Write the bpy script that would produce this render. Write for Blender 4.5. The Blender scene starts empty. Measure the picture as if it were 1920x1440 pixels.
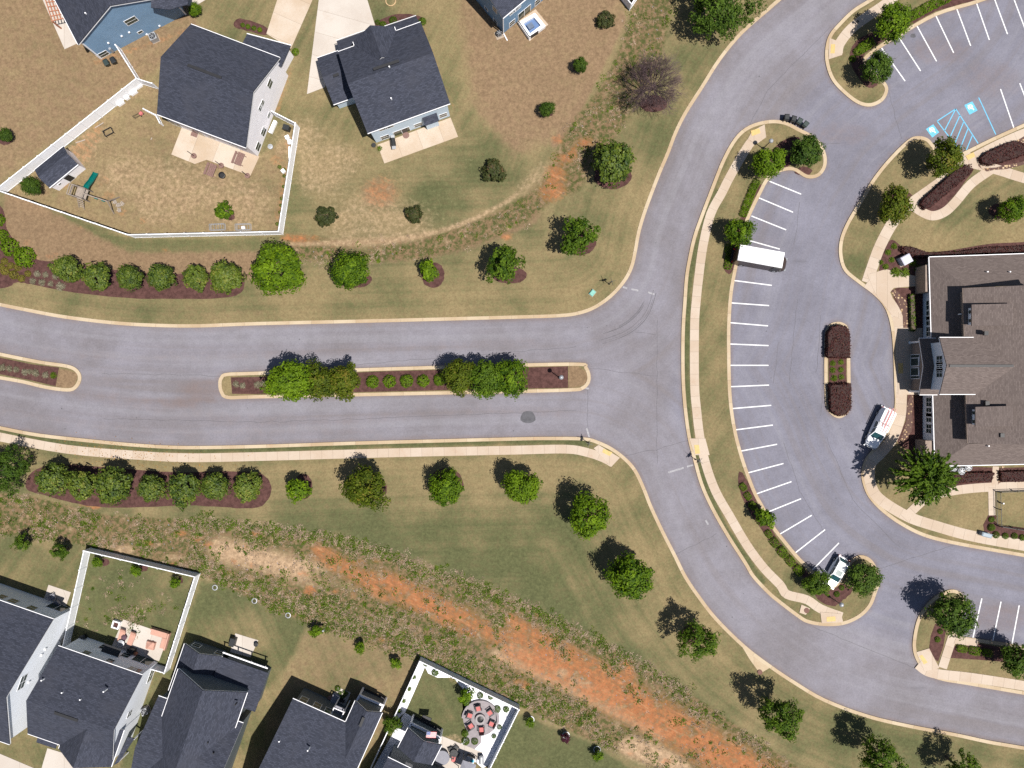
import bpy, bmesh, math, random
import numpy as np
from mathutils import Vector, Matrix
from mathutils.geometry import tessellate_polygon
C = bpy.context.scene.collection
S, H = 0.072, 110.0            # metres per photo pixel on the ground, camera height
rng = np.random.default_rng(7); random.seed(7)
PI = math.pi
SUN, SKY, EXPO = 5.0, .055, .52
def P(px, py, z=0.0):          # survey point: where a point of height z stands
    f = (H - z) / H
    return Vector(((px-960)*S*f, (720-py)*S*f, z))
def P2(px, py, z=0.0):
    v = P(px, py, z); return Vector((v.x, v.y))

# ------------------------------------------------------------------ materials
MATS = {}
def _mat(name):
    m = bpy.data.materials.new(name); m.use_nodes = True
    nt = m.node_tree; b = nt.nodes['Principled BSDF']
    return m, nt, b
def N(nt, t, **kw):
    n = nt.nodes.new(t)
    for k, v in kw.items(): setattr(n, k, v)
    return n
def noise(nt, scale, detail=4, rough=.6, vec=None, dims='3D'):
    n = N(nt, 'ShaderNodeTexNoise'); n.inputs['Scale'].default_value = scale
    n.inputs['Detail'].default_value = detail; n.inputs['Roughness'].default_value = rough
    if vec is not None: nt.links.new(vec, n.inputs['Vector'])
    return n.outputs['Fac']
def math_(nt, op, a, b=None, c=None, clamp=False):
    n = N(nt, 'ShaderNodeMath', operation=op); n.use_clamp = clamp
    for i, v in enumerate((a, b, c)):
        if v is None: continue
        if hasattr(v, 'is_output'): nt.links.new(v, n.inputs[i])
        else: n.inputs[i].default_value = v
    return n.outputs[0]
def sstep(nt, v, lo, hi, a=0.0, b=1.0):
    n = N(nt, 'ShaderNodeMapRange', interpolation_type='SMOOTHSTEP')
    nt.links.new(v, n.inputs[0])
    for i, x in zip((1, 2, 3, 4), (lo, hi, a, b)): n.inputs[i].default_value = x
    return n.outputs[0]
def mix(nt, fac, a, b, mode='MIX'):
    n = N(nt, 'ShaderNodeMix', data_type='RGBA', blend_type=mode)
    for s, v in ((0, fac), (6, a), (7, b)):
        if hasattr(v, 'is_output'): nt.links.new(v, n.inputs[s])
        elif s == 0: n.inputs[0].default_value = v
        else: n.inputs[s].default_value = (*v, 1)
    return n.outputs[2]
def bump(nt, b, h, strength=.4, dist=.05):
    n = N(nt, 'ShaderNodeBump'); n.inputs['Strength'].default_value = strength; n.inputs['Distance'].default_value = dist
    nt.links.new(h, n.inputs['Height']); nt.links.new(n.outputs[0], b.inputs['Normal'])
def geo(nt): return N(nt, 'ShaderNodeNewGeometry').outputs['Position']
def objc(nt): return N(nt, 'ShaderNodeTexCoord').outputs['Object']
def plain(name, col, rough=.6, var=.15, scale=3.0, metal=0.0, spec=.4, scale2=None, bumps=0):
    if name in MATS: return MATS[name]
    m, nt, b = _mat(name)
    p = objc(nt)
    n1 = noise(nt, scale, 5, .65, p)
    n2 = noise(nt, scale2 or scale*7, 3, .6, p)
    k = math_(nt, 'ADD', math_(nt, 'MULTIPLY', n1, .6), math_(nt, 'MULTIPLY', n2, .4))
    f = sstep(nt, k, .3, .7)
    c = mix(nt, f, [x*(1-var) for x in col], [min(1, x*(1+var)) for x in col])
    nt.links.new(c, b.inputs['Base Color'])
    b.inputs['Roughness'].default_value = rough; b.inputs['Metallic'].default_value = metal
    b.inputs['Specular IOR Level'].default_value = spec
    if bumps: bump(nt, b, n2, bumps, .03)
    MATS[name] = m; return m

def ground_mat():
    m, nt, b = _mat('ground_grass')
    p = geo(nt)
    A = N(nt, 'ShaderNodeAttribute', attribute_name='ma'); B = N(nt, 'ShaderNodeAttribute', attribute_name='mb')
    sa = N(nt, 'ShaderNodeSeparateColor'); nt.links.new(A.outputs['Color'], sa.inputs[0])
    sb = N(nt, 'ShaderNodeSeparateColor'); nt.links.new(B.outputs['Color'], sb.inputs[0])
    green, clay, weed = sa.outputs; brown, straw, _ = sb.outputs
    mow = N(nt, 'ShaderNodeAttribute', attribute_name='mow').outputs['Fac']
    nf = noise(nt, 4.5, 6, .75, p); nm = noise(nt, .75, 5, .65, p); nb = noise(nt, .14, 4, .6, p); nm2 = noise(nt, 1.9, 6, .7, p)
    def wob(x, amt, lo, hi, n=nm):
        return sstep(nt, math_(nt, 'ADD', x, math_(nt, 'MULTIPLY', math_(nt, 'SUBTRACT', n, .5), amt)), lo, hi)
    # mown stripes run with the road (mow = metres from the kerb)
    cxyz = N(nt, 'ShaderNodeCombineXYZ'); nt.links.new(mow, cxyz.inputs[0])
    st = noise(nt, .75, 3, .6, cxyz.outputs[0])
    stp = math_(nt, 'MULTIPLY', math_(nt, 'SUBTRACT', st, .5), .9)
    g0 = math_(nt, 'ADD', green, math_(nt, 'ADD', math_(nt, 'MULTIPLY', math_(nt, 'SUBTRACT', nb, .5), 1.5), stp))
    gfac = wob(g0, 1.1, .05, .95, nm2)
    tan = mix(nt, nm2, (.155, .118, .060), (.235, .182, .098))
    grn = mix(nt, nm2, (.044, .053, .023), (.110, .110, .050))
    col = mix(nt, gfac, tan, grn)
    brn = mix(nt, nm2, (.130, .082, .050), (.225, .150, .092))
    col = mix(nt, math_(nt, 'MULTIPLY', wob(brown, .8, .25, .8, nm), .85), col, brn)
    stw = mix(nt, nm2, (.26, .170, .100), (.385, .275, .180))
    wd = mix(nt, sstep(nt, nm2, .38, .60), (.175, .116, .066), (.055, .062, .020))
    wd = mix(nt, sstep(nt, nm, .54, .74, 0, .7), wd, (.30, .205, .135))
    col = mix(nt, wob(weed, .9, .25, .8, nm2), col, wd)
    cl = mix(nt, nm2, (.225, .080, .031), (.37, .150, .068))
    col = mix(nt, wob(straw, 1.1, .25, 1.0, nm2), col, stw)
    cst = N(nt, 'ShaderNodeMapping', vector_type='TEXTURE'); cst.inputs['Rotation'].default_value = (0, 0, -.50); cst.inputs['Scale'].default_value = (3.6, .42, 1); nt.links.new(p, cst.inputs[0])
    ns = noise(nt, 1.0, 6, .72, cst.outputs[0])
    cl = mix(nt, sstep(nt, ns, .52, .70, 0, .75), cl, (.345, .20, .110))
    cl = mix(nt, sstep(nt, ns, .46, .32, 0, .7), cl, (.17, .085, .045))
    cl = mix(nt, sstep(nt, nf, .50, .66, 0, .8), cl, (.135, .095, .045))
    cl = mix(nt, sstep(nt, nm, .50, .66, 0, .85), cl, wd)
    cf = math_(nt, 'ADD', clay, math_(nt, 'ADD', math_(nt, 'MULTIPLY', math_(nt, 'SUBTRACT', nm2, .5), 1.1), math_(nt, 'MULTIPLY', math_(nt, 'SUBTRACT', ns, .5), 1.0)))
    col = mix(nt, sstep(nt, cf, .2, .95, 0, .94), col, cl)
    v = N(nt, 'ShaderNodeMix', data_type='RGBA', blend_type='MULTIPLY'); v.inputs[0].default_value = 1
    nt.links.new(col, v.inputs[6])
    g = sstep(nt, math_(nt, 'ADD', math_(nt, 'MULTIPLY', nf, .65), math_(nt, 'MULTIPLY', nm2, .35)), .34, .66, .76, 1.22)
    cc = N(nt, 'ShaderNodeCombineColor'); [nt.links.new(g, cc.inputs[i]) for i in range(3)]
    nt.links.new(cc.outputs[0], v.inputs[7])
    nt.links.new(v.outputs[2], b.inputs['Base Color'])
    b.inputs['Roughness'].default_value = .95; b.inputs['Specular IOR Level'].default_value = .1
    bump(nt, b, nf, .6, .06)
    return m
def asphalt_mat():
    m, nt, b = _mat('asphalt')
    p = geo(nt)
    A = N(nt, 'ShaderNodeAttribute', attribute_name='ms')
    sa = N(nt, 'ShaderNodeSeparateColor'); nt.links.new(A.outputs['Color'], sa.inputs[0])
    nf = noise(nt, 16, 6, .8, p); nb = noise(nt, .12, 5, .62, p); nm = noise(nt, .9, 6, .7, p); nx = noise(nt, 4.5, 4, .7, p)
    col = mix(nt, sstep(nt, nb, .3, .7), (.138, .127, .139), (.178, .170, .197))
    lot = mix(nt, sstep(nt, nb, .3, .7), (.129, .126, .154), (.162, .160, .198))
    col = mix(nt, sa.outputs[2], col, lot)
    fl = N(nt, 'ShaderNodeAttribute', attribute_name='fl').outputs['Fac']
    cx = N(nt, 'ShaderNodeCombineXYZ'); nt.links.new(fl, cx.inputs[0]); sp = N(nt, 'ShaderNodeSeparateXYZ'); nt.links.new(p, sp.inputs[0])
    nt.links.new(math_(nt, 'MULTIPLY', sp.outputs[0], .02), cx.inputs[1]); nt.links.new(math_(nt, 'MULTIPLY', sp.outputs[1], .02), cx.inputs[2])
    tr = noise(nt, .62, 3, .6, cx.outputs[0])
    col = mix(nt, sstep(nt, tr, .48, .68, 0, .36), col, (.205, .200, .222)); col = mix(nt, sstep(nt, tr, .50, .30, 0, .42), col, (.135, .118, .118))
    st = math_(nt, 'ADD', sa.outputs[0], math_(nt, 'MULTIPLY', math_(nt, 'SUBTRACT', nm, .5), .7))
    col = mix(nt, sstep(nt, st, .12, .9, 0, .85), col, (.132, .098, .090))
    dk = math_(nt, 'ADD', sa.outputs[1], math_(nt, 'MULTIPLY', math_(nt, 'SUBTRACT', nm, .5), .6))
    col = mix(nt, sstep(nt, dk, .2, .9, 0, .75), col, (.085, .083, .095))
    k = sstep(nt, math_(nt, 'ADD', math_(nt, 'MULTIPLY', nf, .4), math_(nt, 'ADD', math_(nt, 'MULTIPLY', nx, .35), math_(nt, 'MULTIPLY', nm, .25))), .33, .67, .80, 1.2)
    cc = N(nt, 'ShaderNodeCombineColor'); [nt.links.new(k, cc.inputs[i]) for i in range(3)]
    col = mix(nt, 1.0, col, cc.outputs[0], 'MULTIPLY')
    nt.links.new(col, b.inputs['Base Color'])
    b.inputs['Roughness'].default_value = .88; b.inputs['Specular IOR Level'].default_value = .25
    bump(nt, b, nf, .5, .01)
    return m
def concrete_mat(name, c1, c2, joint=1.5, stain=(.36, .19, .10)):
    m, nt, b = _mat(name)
    p = geo(nt)
    uv = N(nt, 'ShaderNodeUVMap'); sx = N(nt, 'ShaderNodeSeparateXYZ'); nt.links.new(uv.outputs[0], sx.inputs[0])
    fr = math_(nt, 'FRACT', math_(nt, 'DIVIDE', sx.outputs[0], joint))
    jl = math_(nt, 'LESS_THAN', fr, .05/joint)
    slab = N(nt, 'ShaderNodeTexWhiteNoise', noise_dimensions='1D'); nt.links.new(math_(nt, 'FLOOR', math_(nt, 'DIVIDE', sx.outputs[0], joint)), slab.inputs['W'])
    nb = noise(nt, .22, 5, .6, p); nf = noise(nt, 5, 5, .7, p)
    f = math_(nt, 'ADD', math_(nt, 'MULTIPLY', nb, .6), math_(nt, 'ADD', math_(nt, 'MULTIPLY', nf, .25), math_(nt, 'MULTIPLY', slab.outputs[0], .15)))
    col = mix(nt, sstep(nt, f, .34, .66), c1, c2)
    col = mix(nt, sstep(nt, noise(nt, .35, 5, .7, p), .57, .78, 0, .45), col, stain)
    col = mix(nt, math_(nt, 'MULTIPLY', jl, .5), col, (.18, .14, .105))
    nt.links.new(col, b.inputs['Base Color']); b.inputs['Roughness'].default_value = .85
    b.inputs['Specular IOR Level'].default_value = .25
    return m
def leaf_mat(name, dark, light, trans=.25, tip=None, spec=.12):
    m, nt, b = _mat(name)
    t = N(nt, 'ShaderNodeAttribute', attribute_name='tone').outputs['Fac']
    r = N(nt, 'ShaderNodeObjectInfo').outputs['Random']
    f = math_(nt, 'ADD', t, math_(nt, 'MULTIPLY', math_(nt, 'SUBTRACT', r, .5), .25), clamp=True)
    col = mix(nt, f, dark, light)
    if tip: col = mix(nt, sstep(nt, f, .72, .95, 0, .8), col, tip)
    nt.links.new(col, b.inputs['Base Color']); b.inputs['Roughness'].default_value = .6
    b.inputs['Specular IOR Level'].default_value = spec
    tr = N(nt, 'ShaderNodeBsdfTranslucent'); nt.links.new(col, tr.inputs[0])
    ms = N(nt, 'ShaderNodeMixShader'); ms.inputs[0].default_value = trans
    nt.links.new(b.outputs[0], ms.inputs[1]); nt.links.new(tr.outputs[0], ms.inputs[2])
    nt.links.new(ms.outputs[0], nt.nodes['Material Output'].inputs[0])
    MATS[name] = m; return m
def shingle(name, c1, c2, c3, bw=.42, bh=.17):
    m, nt, b = _mat(name)
    p = geo(nt)
    uv = N(nt, 'ShaderNodeUVMap').outputs[0]
    br = N(nt, 'ShaderNodeTexBrick'); nt.links.new(uv, br.inputs['Vector'])
    br.inputs['Scale'].default_value = 1; br.inputs['Brick Width'].default_value = bw; br.inputs['Row Height'].default_value = bh
    br.inputs['Mortar Size'].default_value = .03; br.inputs['Color1'].default_value = (0, 0, 0, 1); br.inputs['Color2'].default_value = (1, 1, 1, 1)
    br.inputs['Mortar'].default_value = (.15, .15, .15, 1); br.inputs['Bias'].default_value = 0
    sc = N(nt, 'ShaderNodeSeparateColor'); nt.links.new(br.outputs['Color'], sc.inputs[0])
    nf = noise(nt, 5.5, 4, .75, uv); nb = noise(nt, .3, 4, .6, p)
    f = math_(nt, 'ADD', math_(nt, 'MULTIPLY', sc.outputs[0], .45), math_(nt, 'MULTIPLY', nf, .55))
    col = mix(nt, sstep(nt, f, .2, .75), c1, c2)
    col = mix(nt, sstep(nt, nb, .45, .75, 0, .55), col, c3)
    nt.links.new(col, b.inputs['Base Color']); b.inputs['Roughness'].default_value = .9
    b.inputs['Specular IOR Level'].default_value = .25
    MATS[name] = m; return m
def glass_mat():
    m, nt, b = _mat('window_glass')
    n = noise(nt, .9, 3, .5, geo(nt))
    nt.links.new(mix(nt, n, (.012, .018, .02), (.05, .075, .06)), b.inputs['Base Color'])
    b.inputs['Roughness'].default_value = .12; b.inputs['Specular IOR Level'].default_value = .6
    MATS['glass'] = m; return m

M_GROUND = ground_mat(); M_ASPH = asphalt_mat()
M_KERB = concrete_mat('kerb_concrete', (.33, .245, .155), (.42, .345, .245), 3.0)
M_WALK = concrete_mat('walk_concrete', (.365, .285, .215), (.42, .35, .285), 1.5, (.34, .215, .14))
M_SLAB = concrete_mat('patio_concrete', (.37, .285, .205), (.45, .385, .32), 3.0, (.38, .25, .15))
M_PSLAB = concrete_mat('pale_concrete', (.385, .34, .30), (.445, .405, .365), 3.0, (.35, .28, .22))
M_GLASS = glass_mat()
L_BRIGHT = leaf_mat('leaf_bright', (.020, .052, .003), (.150, .238, .008), .3)
L_MID = leaf_mat('leaf_mid', (.018, .046, .004), (.110, .176, .011), .28)
L_GLOSS = leaf_mat('leaf_glossy', (.018, .042, .004), (.135, .180, .014), .18, (.17, .165, .03), .3)
L_DARK = leaf_mat('leaf_dark', (.014, .036, .004), (.070, .118, .011), .2)
L_BRONZE = leaf_mat('leaf_bronze', (.026, .044, .003), (.120, .155, .010), .3, (.16, .12, .02))
L_OLIVE = leaf_mat('leaf_olive', (.022, .030, .010), (.060, .070, .020), .2, (.10, .06, .03))
L_BURG = leaf_mat('leaf_burgundy', (.030, .010, .010), (.105, .036, .032), .15, (.10, .07, .03))
L_PURPLE = leaf_mat('leaf_purple', (.025, .006, .012), (.075, .015, .03), .15)
L_GREY = leaf_mat('leaf_grey', (.11, .10, .055), (.27, .25, .18), .2)
L_SPIREA = leaf_mat('leaf_spirea', (.075, .070, .010), (.20, .18, .030), .2, (.22, .14, .03))
L_WEED = leaf_mat('leaf_weed', (.036, .070, .004), (.130, .190, .014), .3)
L_STRAW = leaf_mat('leaf_straw', (.20, .145, .095), (.43, .325, .24), .2)
M_BARK = plain('bark', (.085, .06, .045), .9, .3, 8, bumps=.5)
M_TWIG = plain('grey_twig', (.085, .055, .058), .9, .3, 8)
M_MULCH = plain('mulch', (.072, .036, .032), .95, .45, 2.0, spec=.1, scale2=12, bumps=.8)
M_ROOF = shingle('dark_shingle', (.023, .026, .038), (.050, .055, .078), (.042, .044, .058))
M_ROOFB = shingle('brown_shingle', (.094, .074, .068), (.148, .119, .109), (.116, .093, .085), .42, .17)
M_TRIM = plain('white_trim', (.76, .76, .78), .5, .05)
M_VINYL = plain('white_vinyl', (.76, .77, .80), .45, .05, .6)
M_WGREY = plain('pale_grey_siding', (.74, .72, .75), .6, .06, .5)
M_WWHITE = plain('white_siding', (.72, .75, .80), .6, .05, .5)
M_WLBLUE = plain('pale_blue_siding', (.50, .60, .70), .6, .06, .5)
M_WBLUE = plain('blue_siding', (.165, .270, .400), .6, .10, .35)
M_WNAVY = plain('deep_blue_siding', (.12, .215, .330), .6, .10, .35)
M_WDARK = plain('slate_siding', (.09, .11, .125), .6, .1, .5)
M_WTAN = plain('tan_stone', (.22, .17, .14), .8, .2, 2)
M_DARK = plain('dark_metal', (.018, .018, .02), .5, .2, 5)
M_BLACK = plain('black_plastic', (.016, .018, .02), .45, .2, 5)
M_GREEN = plain('green_plastic', (.022, .035, .033), .5, .2, 5)
M_TEAL = plain('teal_slide', (.0, .10, .085), .35, .1, 2)
M_WOOD = plain('brown_wood', (.17, .10, .085), .8, .25, 6)
M_RWOOD = plain('red_cedar', (.36, .15, .085), .8, .25, 6)
M_GWOOD = plain('grey_timber', (.24, .20, .17), .85, .25, 6)
M_STEEL = plain('grey_metal', (.34, .35, .37), .45, .1, 4, metal=.4)
M_PAINT = plain('white_road_paint', (.60, .60, .61), .7, .12, 3)
M_OLDPT = plain('worn_road_paint', (.25, .245, .26), .8, .45, 6)
M_BLUEPT = plain('blue_road_paint', (.10, .36, .53), .7, .14, 3)
M_YEL = plain('yellow_tactile', (.46, .325, .125), .7, .15, 3)
M_SEAM = plain('asphalt_seam', (.092, .088, .098), .9, .3, 2)
M_PATCH = plain('asphalt_patch', (.080, .079, .088), .9, .25, 2)
M_GRAVEL = plain('white_gravel', (.66, .66, .70), .9, .25, 4, bumps=.5)
M_STONE = plain('river_stone', (.38, .26, .14), .8, .4, 2.5, bumps=.6)
def cobble():
    m, nt, b = _mat('stone_cobble'); p = geo(nt)
    v = N(nt, 'ShaderNodeTexVoronoi'); v.inputs['Scale'].default_value = 3.2; nt.links.new(p, v.inputs['Vector'])
    sc = N(nt, 'ShaderNodeSeparateColor'); nt.links.new(v.outputs['Color'], sc.inputs[0])
    st = mix(nt, sc.outputs[0], (.30, .19, .09), (.50, .38, .24))
    edge = math_(nt, 'ADD', v.outputs['Distance'], math_(nt, 'MULTIPLY', sc.outputs[1], .5))
    nt.links.new(mix(nt, sstep(nt, edge, .38, .62), st, (.085, .045, .036)), b.inputs['Base Color']); b.inputs['Roughness'].default_value = .9
    bump(nt, b, v.outputs['Distance'], .6, .1); return m
M_COB = cobble()
M_PAVER = plain('grey_paver', (.225, .20, .21), .85, .2, 2)
M_RED = plain('red_cushion', (.42, .125, .12), .8, .1, 3)
M_CUSH = plain('pink_tan_cushion', (.42, .235, .18), .8, .1, 3)
M_CWHITE = plain('white_car_paint', (.78, .78, .80), .25, .02, 1, spec=.6)
M_CBROWN = plain('brown_truck_paint', (.035, .022, .018), .35, .1, 1)
M_TYRE = plain('tyre_rubber', (.012, .012, .013), .8, .2, 5)
M_LENSR = plain('red_lens', (.38, .02, .02), .2, .05)
M_LENSW = plain('clear_lens', (.22, .23, .25), .15, .05)
M_CGLASS = plain('car_glass', (.012, .05, .055), .08, .1, 1, spec=.8)
M_BWATER = plain('blue_tub', (.10, .16, .30), .3, .1, 1)
M_PINK = plain('pale_red_ladder', (.52, .25, .24), .6, .15, 5)
M_IRON = plain('rusty_iron', (.13, .065, .05), .8, .25, 4)
M_CURT = plain('grey_fabric', (.20, .20, .23), .8, .1, 3)

# ------------------------------------------------------------------ mesh builder
class MB:
    def __init__(s): s.v = []; s.f = []; s.uv = []
    def poly(s, pts, uvs=None):
        i = len(s.v); s.v += [tuple(p) for p in pts]; s.f.append(tuple(range(i, i+len(pts))))
        s.uv.append(uvs)
    def quad(s, a, b, c, d): s.poly((a, b, c, d))
    def box(s, c, size, rz=0.0, taper=1.0):
        x, y, z = size[0]/2, size[1]/2, size[2]/2
        R = Matrix.Rotation(rz, 3, 'Z'); c = Vector(c)
        lo = [c+R@Vector((a*x, b*y, -z)) for a, b in ((-1,-1),(1,-1),(1,1),(-1,1))]
        hi = [c+R@Vector((a*x*taper, b*y*taper, z)) for a, b in ((-1,-1),(1,-1),(1,1),(-1,1))]
        s.hull(lo, hi)
    def hull(s, lo, hi):
        n = len(lo); s.poly(lo[::-1]); s.poly(hi)
        for i in range(n): s.poly((lo[i], lo[(i+1)%n], hi[(i+1)%n], hi[i]))
    def prism(s, pts2, z0, z1, rot=0.0):
        ca, sa = math.cos(rot), math.sin(rot)
        U = lambda p: (p.x*ca+p.y*sa+.4, -p.x*sa+p.y*ca)
        pts2 = [Vector((p[0], p[1])) for p in pts2]
        a = sum(pts2[i].x*pts2[(i+1)%len(pts2)].y-pts2[(i+1)%len(pts2)].x*pts2[i].y for i in range(len(pts2)))
        if a < 0: pts2 = pts2[::-1]
        n = len(pts2)
        tri = tessellate_polygon([[Vector((p.x, p.y, 0)) for p in pts2]])
        i = len(s.v)
        s.v += [(p.x, p.y, z1) for p in pts2]
        for t in tri:
            q = [pts2[k] for k in t]
            cr = (q[1]-q[0]).cross(q[2]-q[0])
            t = t if cr > 0 else t[::-1]
            s.f.append(tuple(i+k for k in t)); s.uv.append([U(pts2[k]) for k in t])
        if z0 is not None:
            for k in range(n):
                a, b = pts2[k], pts2[(k+1)%n]
                s.poly(((a.x, a.y, z0), (b.x, b.y, z0), (b.x, b.y, z1), (a.x, a.y, z1)), [U(a), U(b), U(b), U(a)])
    def beam(s, a, b, w, h=None):
        a, b = Vector(a), Vector(b); d = (b-a)
        if d.length < 1e-6: return
        d.normalize(); h = h or w
        up = Vector((0, 0, 1)) if abs(d.z) < .95 else Vector((1, 0, 0))
        sd = d.cross(up).normalized(); u2 = sd.cross(d).normalized()
        ring = lambda p: [p+sd*(w/2*i)+u2*(h/2*j) for i, j in ((-1,-1),(1,-1),(1,1),(-1,1))]
        s.hull(ring(a), ring(b))
    def tube(s, pts, r, n=8, cap=True):
        pts = [Vector(p) for p in pts]; rr = r if hasattr(r, '__len__') else [r]*len(pts)
        rings = []
        for i, p in enumerate(pts):
            d = (pts[min(i+1, len(pts)-1)]-pts[max(i-1, 0)]).normalized()
            up = Vector((0, 0, 1)) if abs(d.z) < .9 else Vector((1, 0, 0))
            a = d.cross(up).normalized(); b = d.cross(a).normalized()
            rings.append([p+(a*math.cos(2*PI*k/n)+b*math.sin(2*PI*k/n))*rr[i] for k in range(n)])
        for i in range(len(rings)-1):
            for k in range(n): s.poly((rings[i][k], rings[i+1][k], rings[i+1][(k+1)%n], rings[i][(k+1)%n]))
        if cap: s.poly(rings[0]); s.poly(rings[-1][::-1])
    def lathe(s, c, prof, n=20):
        c = Vector(c); rings = [[c+Vector((r*math.cos(2*PI*k/n), r*math.sin(2*PI*k/n), z)) for k in range(n)] for r, z in prof]
        for i in range(len(rings)-1):
            for k in range(n): s.poly((rings[i][k], rings[i][(k+1)%n], rings[i+1][(k+1)%n], rings[i+1][k]))
        s.poly(rings[-1])
    def build(s, name, mat, parent=None, smooth=False):
        off = parent.location if parent is not None and not parent.get('_local') else Vector((0, 0, 0))
        me = bpy.data.meshes.new(name)
        me.from_pydata([(x-off[0], y-off[1], z-off[2]) for x, y, z in s.v], [], s.f)
        if any(u is not None for u in s.uv):
            l = me.uv_layers.new(name='UVMap'); k = 0
            for f, u in zip(s.f, s.uv):
                for j in range(len(f)):
                    if u is not None: l.data[k].uv = u[j]
                    k += 1
        if smooth: me.polygons.foreach_set('use_smooth', [True]*len(me.polygons))
        me.materials.append(mat); me.update()
        o = bpy.data.objects.new(name, me); C.objects.link(o)
        if parent is not None: o.parent = parent
        return o
def thing(name, label, cat, loc=(0, 0, 0), rz=0.0, group=None, local=False):
    o = bpy.data.objects.new(name, None); C.objects.link(o); o.location = loc; o.rotation_euler = (0, 0, rz)
    o.empty_display_size = .3
    o['label'] = label; o['category'] = cat
    if group: o['group'] = group
    if local: o['_local'] = 1
    return o
def tag(o, label, cat, group=None):
    o['label'] = label; o['category'] = cat
    if group: o['group'] = group
    return o
def struct(o): o['kind'] = 'structure'; return o
def catmull(pts, closed=False, sub=5):
    pts = [np.array(p, float) for p in pts]; n = len(pts); out = []
    for i in range(n if closed else n-1):
        g = lambda k: pts[k % n] if closed else pts[max(0, min(n-1, k))]
        p0, p1, p2, p3 = g(i-1), g(i), g(i+1), g(i+2)
        for j in range(sub):
            t = j/sub
            out.append(.5*((2*p1)+(-p0+p2)*t+(2*p0-5*p1+4*p2-p3)*t*t+(-p0+3*p1-3*p2+p3)*t**3))
    if not closed: out.append(pts[-1])
    return [tuple(p) for p in out]
def normals2(pts, closed):
    n = len(pts); r = []
    for i in range(n):
        a = np.array(pts[(i-1) % n if closed else max(i-1, 0)]); b = np.array(pts[(i+1) % n if closed else min(i+1, n-1)])
        d = b-a; d = d/(np.linalg.norm(d)+1e-9); r.append((-d[1], d[0]))
    return r
def ribbon(mb, pxpts, w, z0, z1, closed=False, shift=0.0, chamfer=0.0):   # raised strip along a surveyed line
    pts = [tuple(P2(*p)) for p in pxpts]; nn = normals2(pts, closed); n = len(pts)
    L = [0]
    for i in range(1, n+1): L.append(L[-1]+math.dist(pts[i-1], pts[i % n]))
    a = [(p[0]+q[0]*(w/2+shift), p[1]+q[1]*(w/2+shift)) for p, q in zip(pts, nn)]
    b = [(p[0]-q[0]*(w/2-shift), p[1]-q[1]*(w/2-shift)) for p, q in zip(pts, nn)]
    for i in range(n if closed else n-1):
        j = (i+1) % n; u0, u1 = L[i], L[i+1]
        mb.poly(((*b[i], z1), (*b[j], z1), (*a[j], z1), (*a[i], z1)), ((u0, 0), (u1, 0), (u1, w), (u0, w)))
        if z0 is not None:
            mb.poly(((*b[i], z0), (*b[j], z0), (*b[j], z1), (*b[i], z1)), ((u0, 0), (u1, 0), (u1, 0), (u0, 0)))
            mb.poly(((*a[j], z0), (*a[i], z0), (*a[i], z1), (*a[j], z1)), ((u1, 0), (u0, 0), (u0, 0), (u1, 0)))
# ------------------------------------------------------------------ surveyed lines (photo pixels)
K_NORTH = [(-160,540),(-80,555),(0,571),(50,581),(120,594),(210,605),(290,610),(375,611),(480,607),(730,601),(955,595),(1047,592),(1085,587),(1115,576),(1145,555),(1170,527),(1184,500),(1191,470),(1197,437),(1207,402),(1221,363),(1237,322),(1252,287),(1266,250),(1285,212),(1315,165),(1350,110),(1390,62),(1440,18),(1464,-3),(1520,-50),(1600,-105)]
K_SOUTH = [(-160,765),(-80,785),(0,802),(75,816),(175,827),(262,835),(350,839),(480,837),(630,832),(730,829),(960,823),(1035,822),(1095,823),(1122,830),(1150,844),(1175,864),(1192,885),(1207,917),(1220,950),(1242,997),(1265,1042),(1285,1082),(1310,1119),(1342,1160),(1395,1212),(1445,1250),(1490,1280),(1545,1312),(1625,1342),(1705,1361),(1790,1377),(1850,1390),(1890,1397),(1980,1412),(2080,1428)]
I_CRES = [(1440,229),(1470,231),(1497,244),(1520,256),(1537,272),(1546,295),(1544,315),(1532,329),(1512,331),(1487,317),(1462,320),(1440,334),(1424,362),(1400,413),(1389,455),(1379,500),(1370,550),(1366,610),(1366,665),(1367,720),(1370,762),(1377,807),(1387,847),(1400,887),(1415,925),(1430,952),(1447,985),(1470,1015),(1495,1045),(1520,1070),(1545,1096),(1558,1101),(1574,1090),(1590,1060),(1603,1047),(1617,1044),(1632,1052),(1642,1070),(1646,1090),(1640,1110),(1630,1135),(1610,1155),(1580,1168),(1545,1170),(1515,1165),(1497,1155),(1460,1127),(1440,1110),(1412,1080),(1397,1055),(1365,1005),(1335,952),(1315,907),(1302,860),(1292,820),(1285,770),(1281,720),(1280,665),(1281,610),(1284,565),(1287,522),(1292,490),(1302,445),(1317,402),(1335,355),(1357,300),(1380,260),(1405,239)]
I_NE = [(1700,-40),(1632,1),(1600,21),(1575,45),(1557,67),(1550,92),(1551,120),(1562,150),(1585,175),(1610,193),(1632,197),(1652,188),(1661,172),(1659,160),(1648,148),(1632,134),(1621,118),(1625,106),(1655,84),(1685,66),(1755,27),(1830,4),(1900,-22),(1960,-40),(1960,-110),(1800,-110)]
I_MED = [(413,720),(416,708),(427,702),(480,700),(720,692),(960,685),(1085,683),(1098,689),(1104,704),(1102,718),(1091,728),(1070,731),(960,734),(720,739),(480,744),(428,745),(416,735)]
I_MED2 = [(-120,645),(-60,652),(0,664),(75,679),(128,687),(146,697),(150,711),(142,726),(127,731),(87,726),(45,716),(0,708),(-60,698),(-120,690)]
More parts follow.
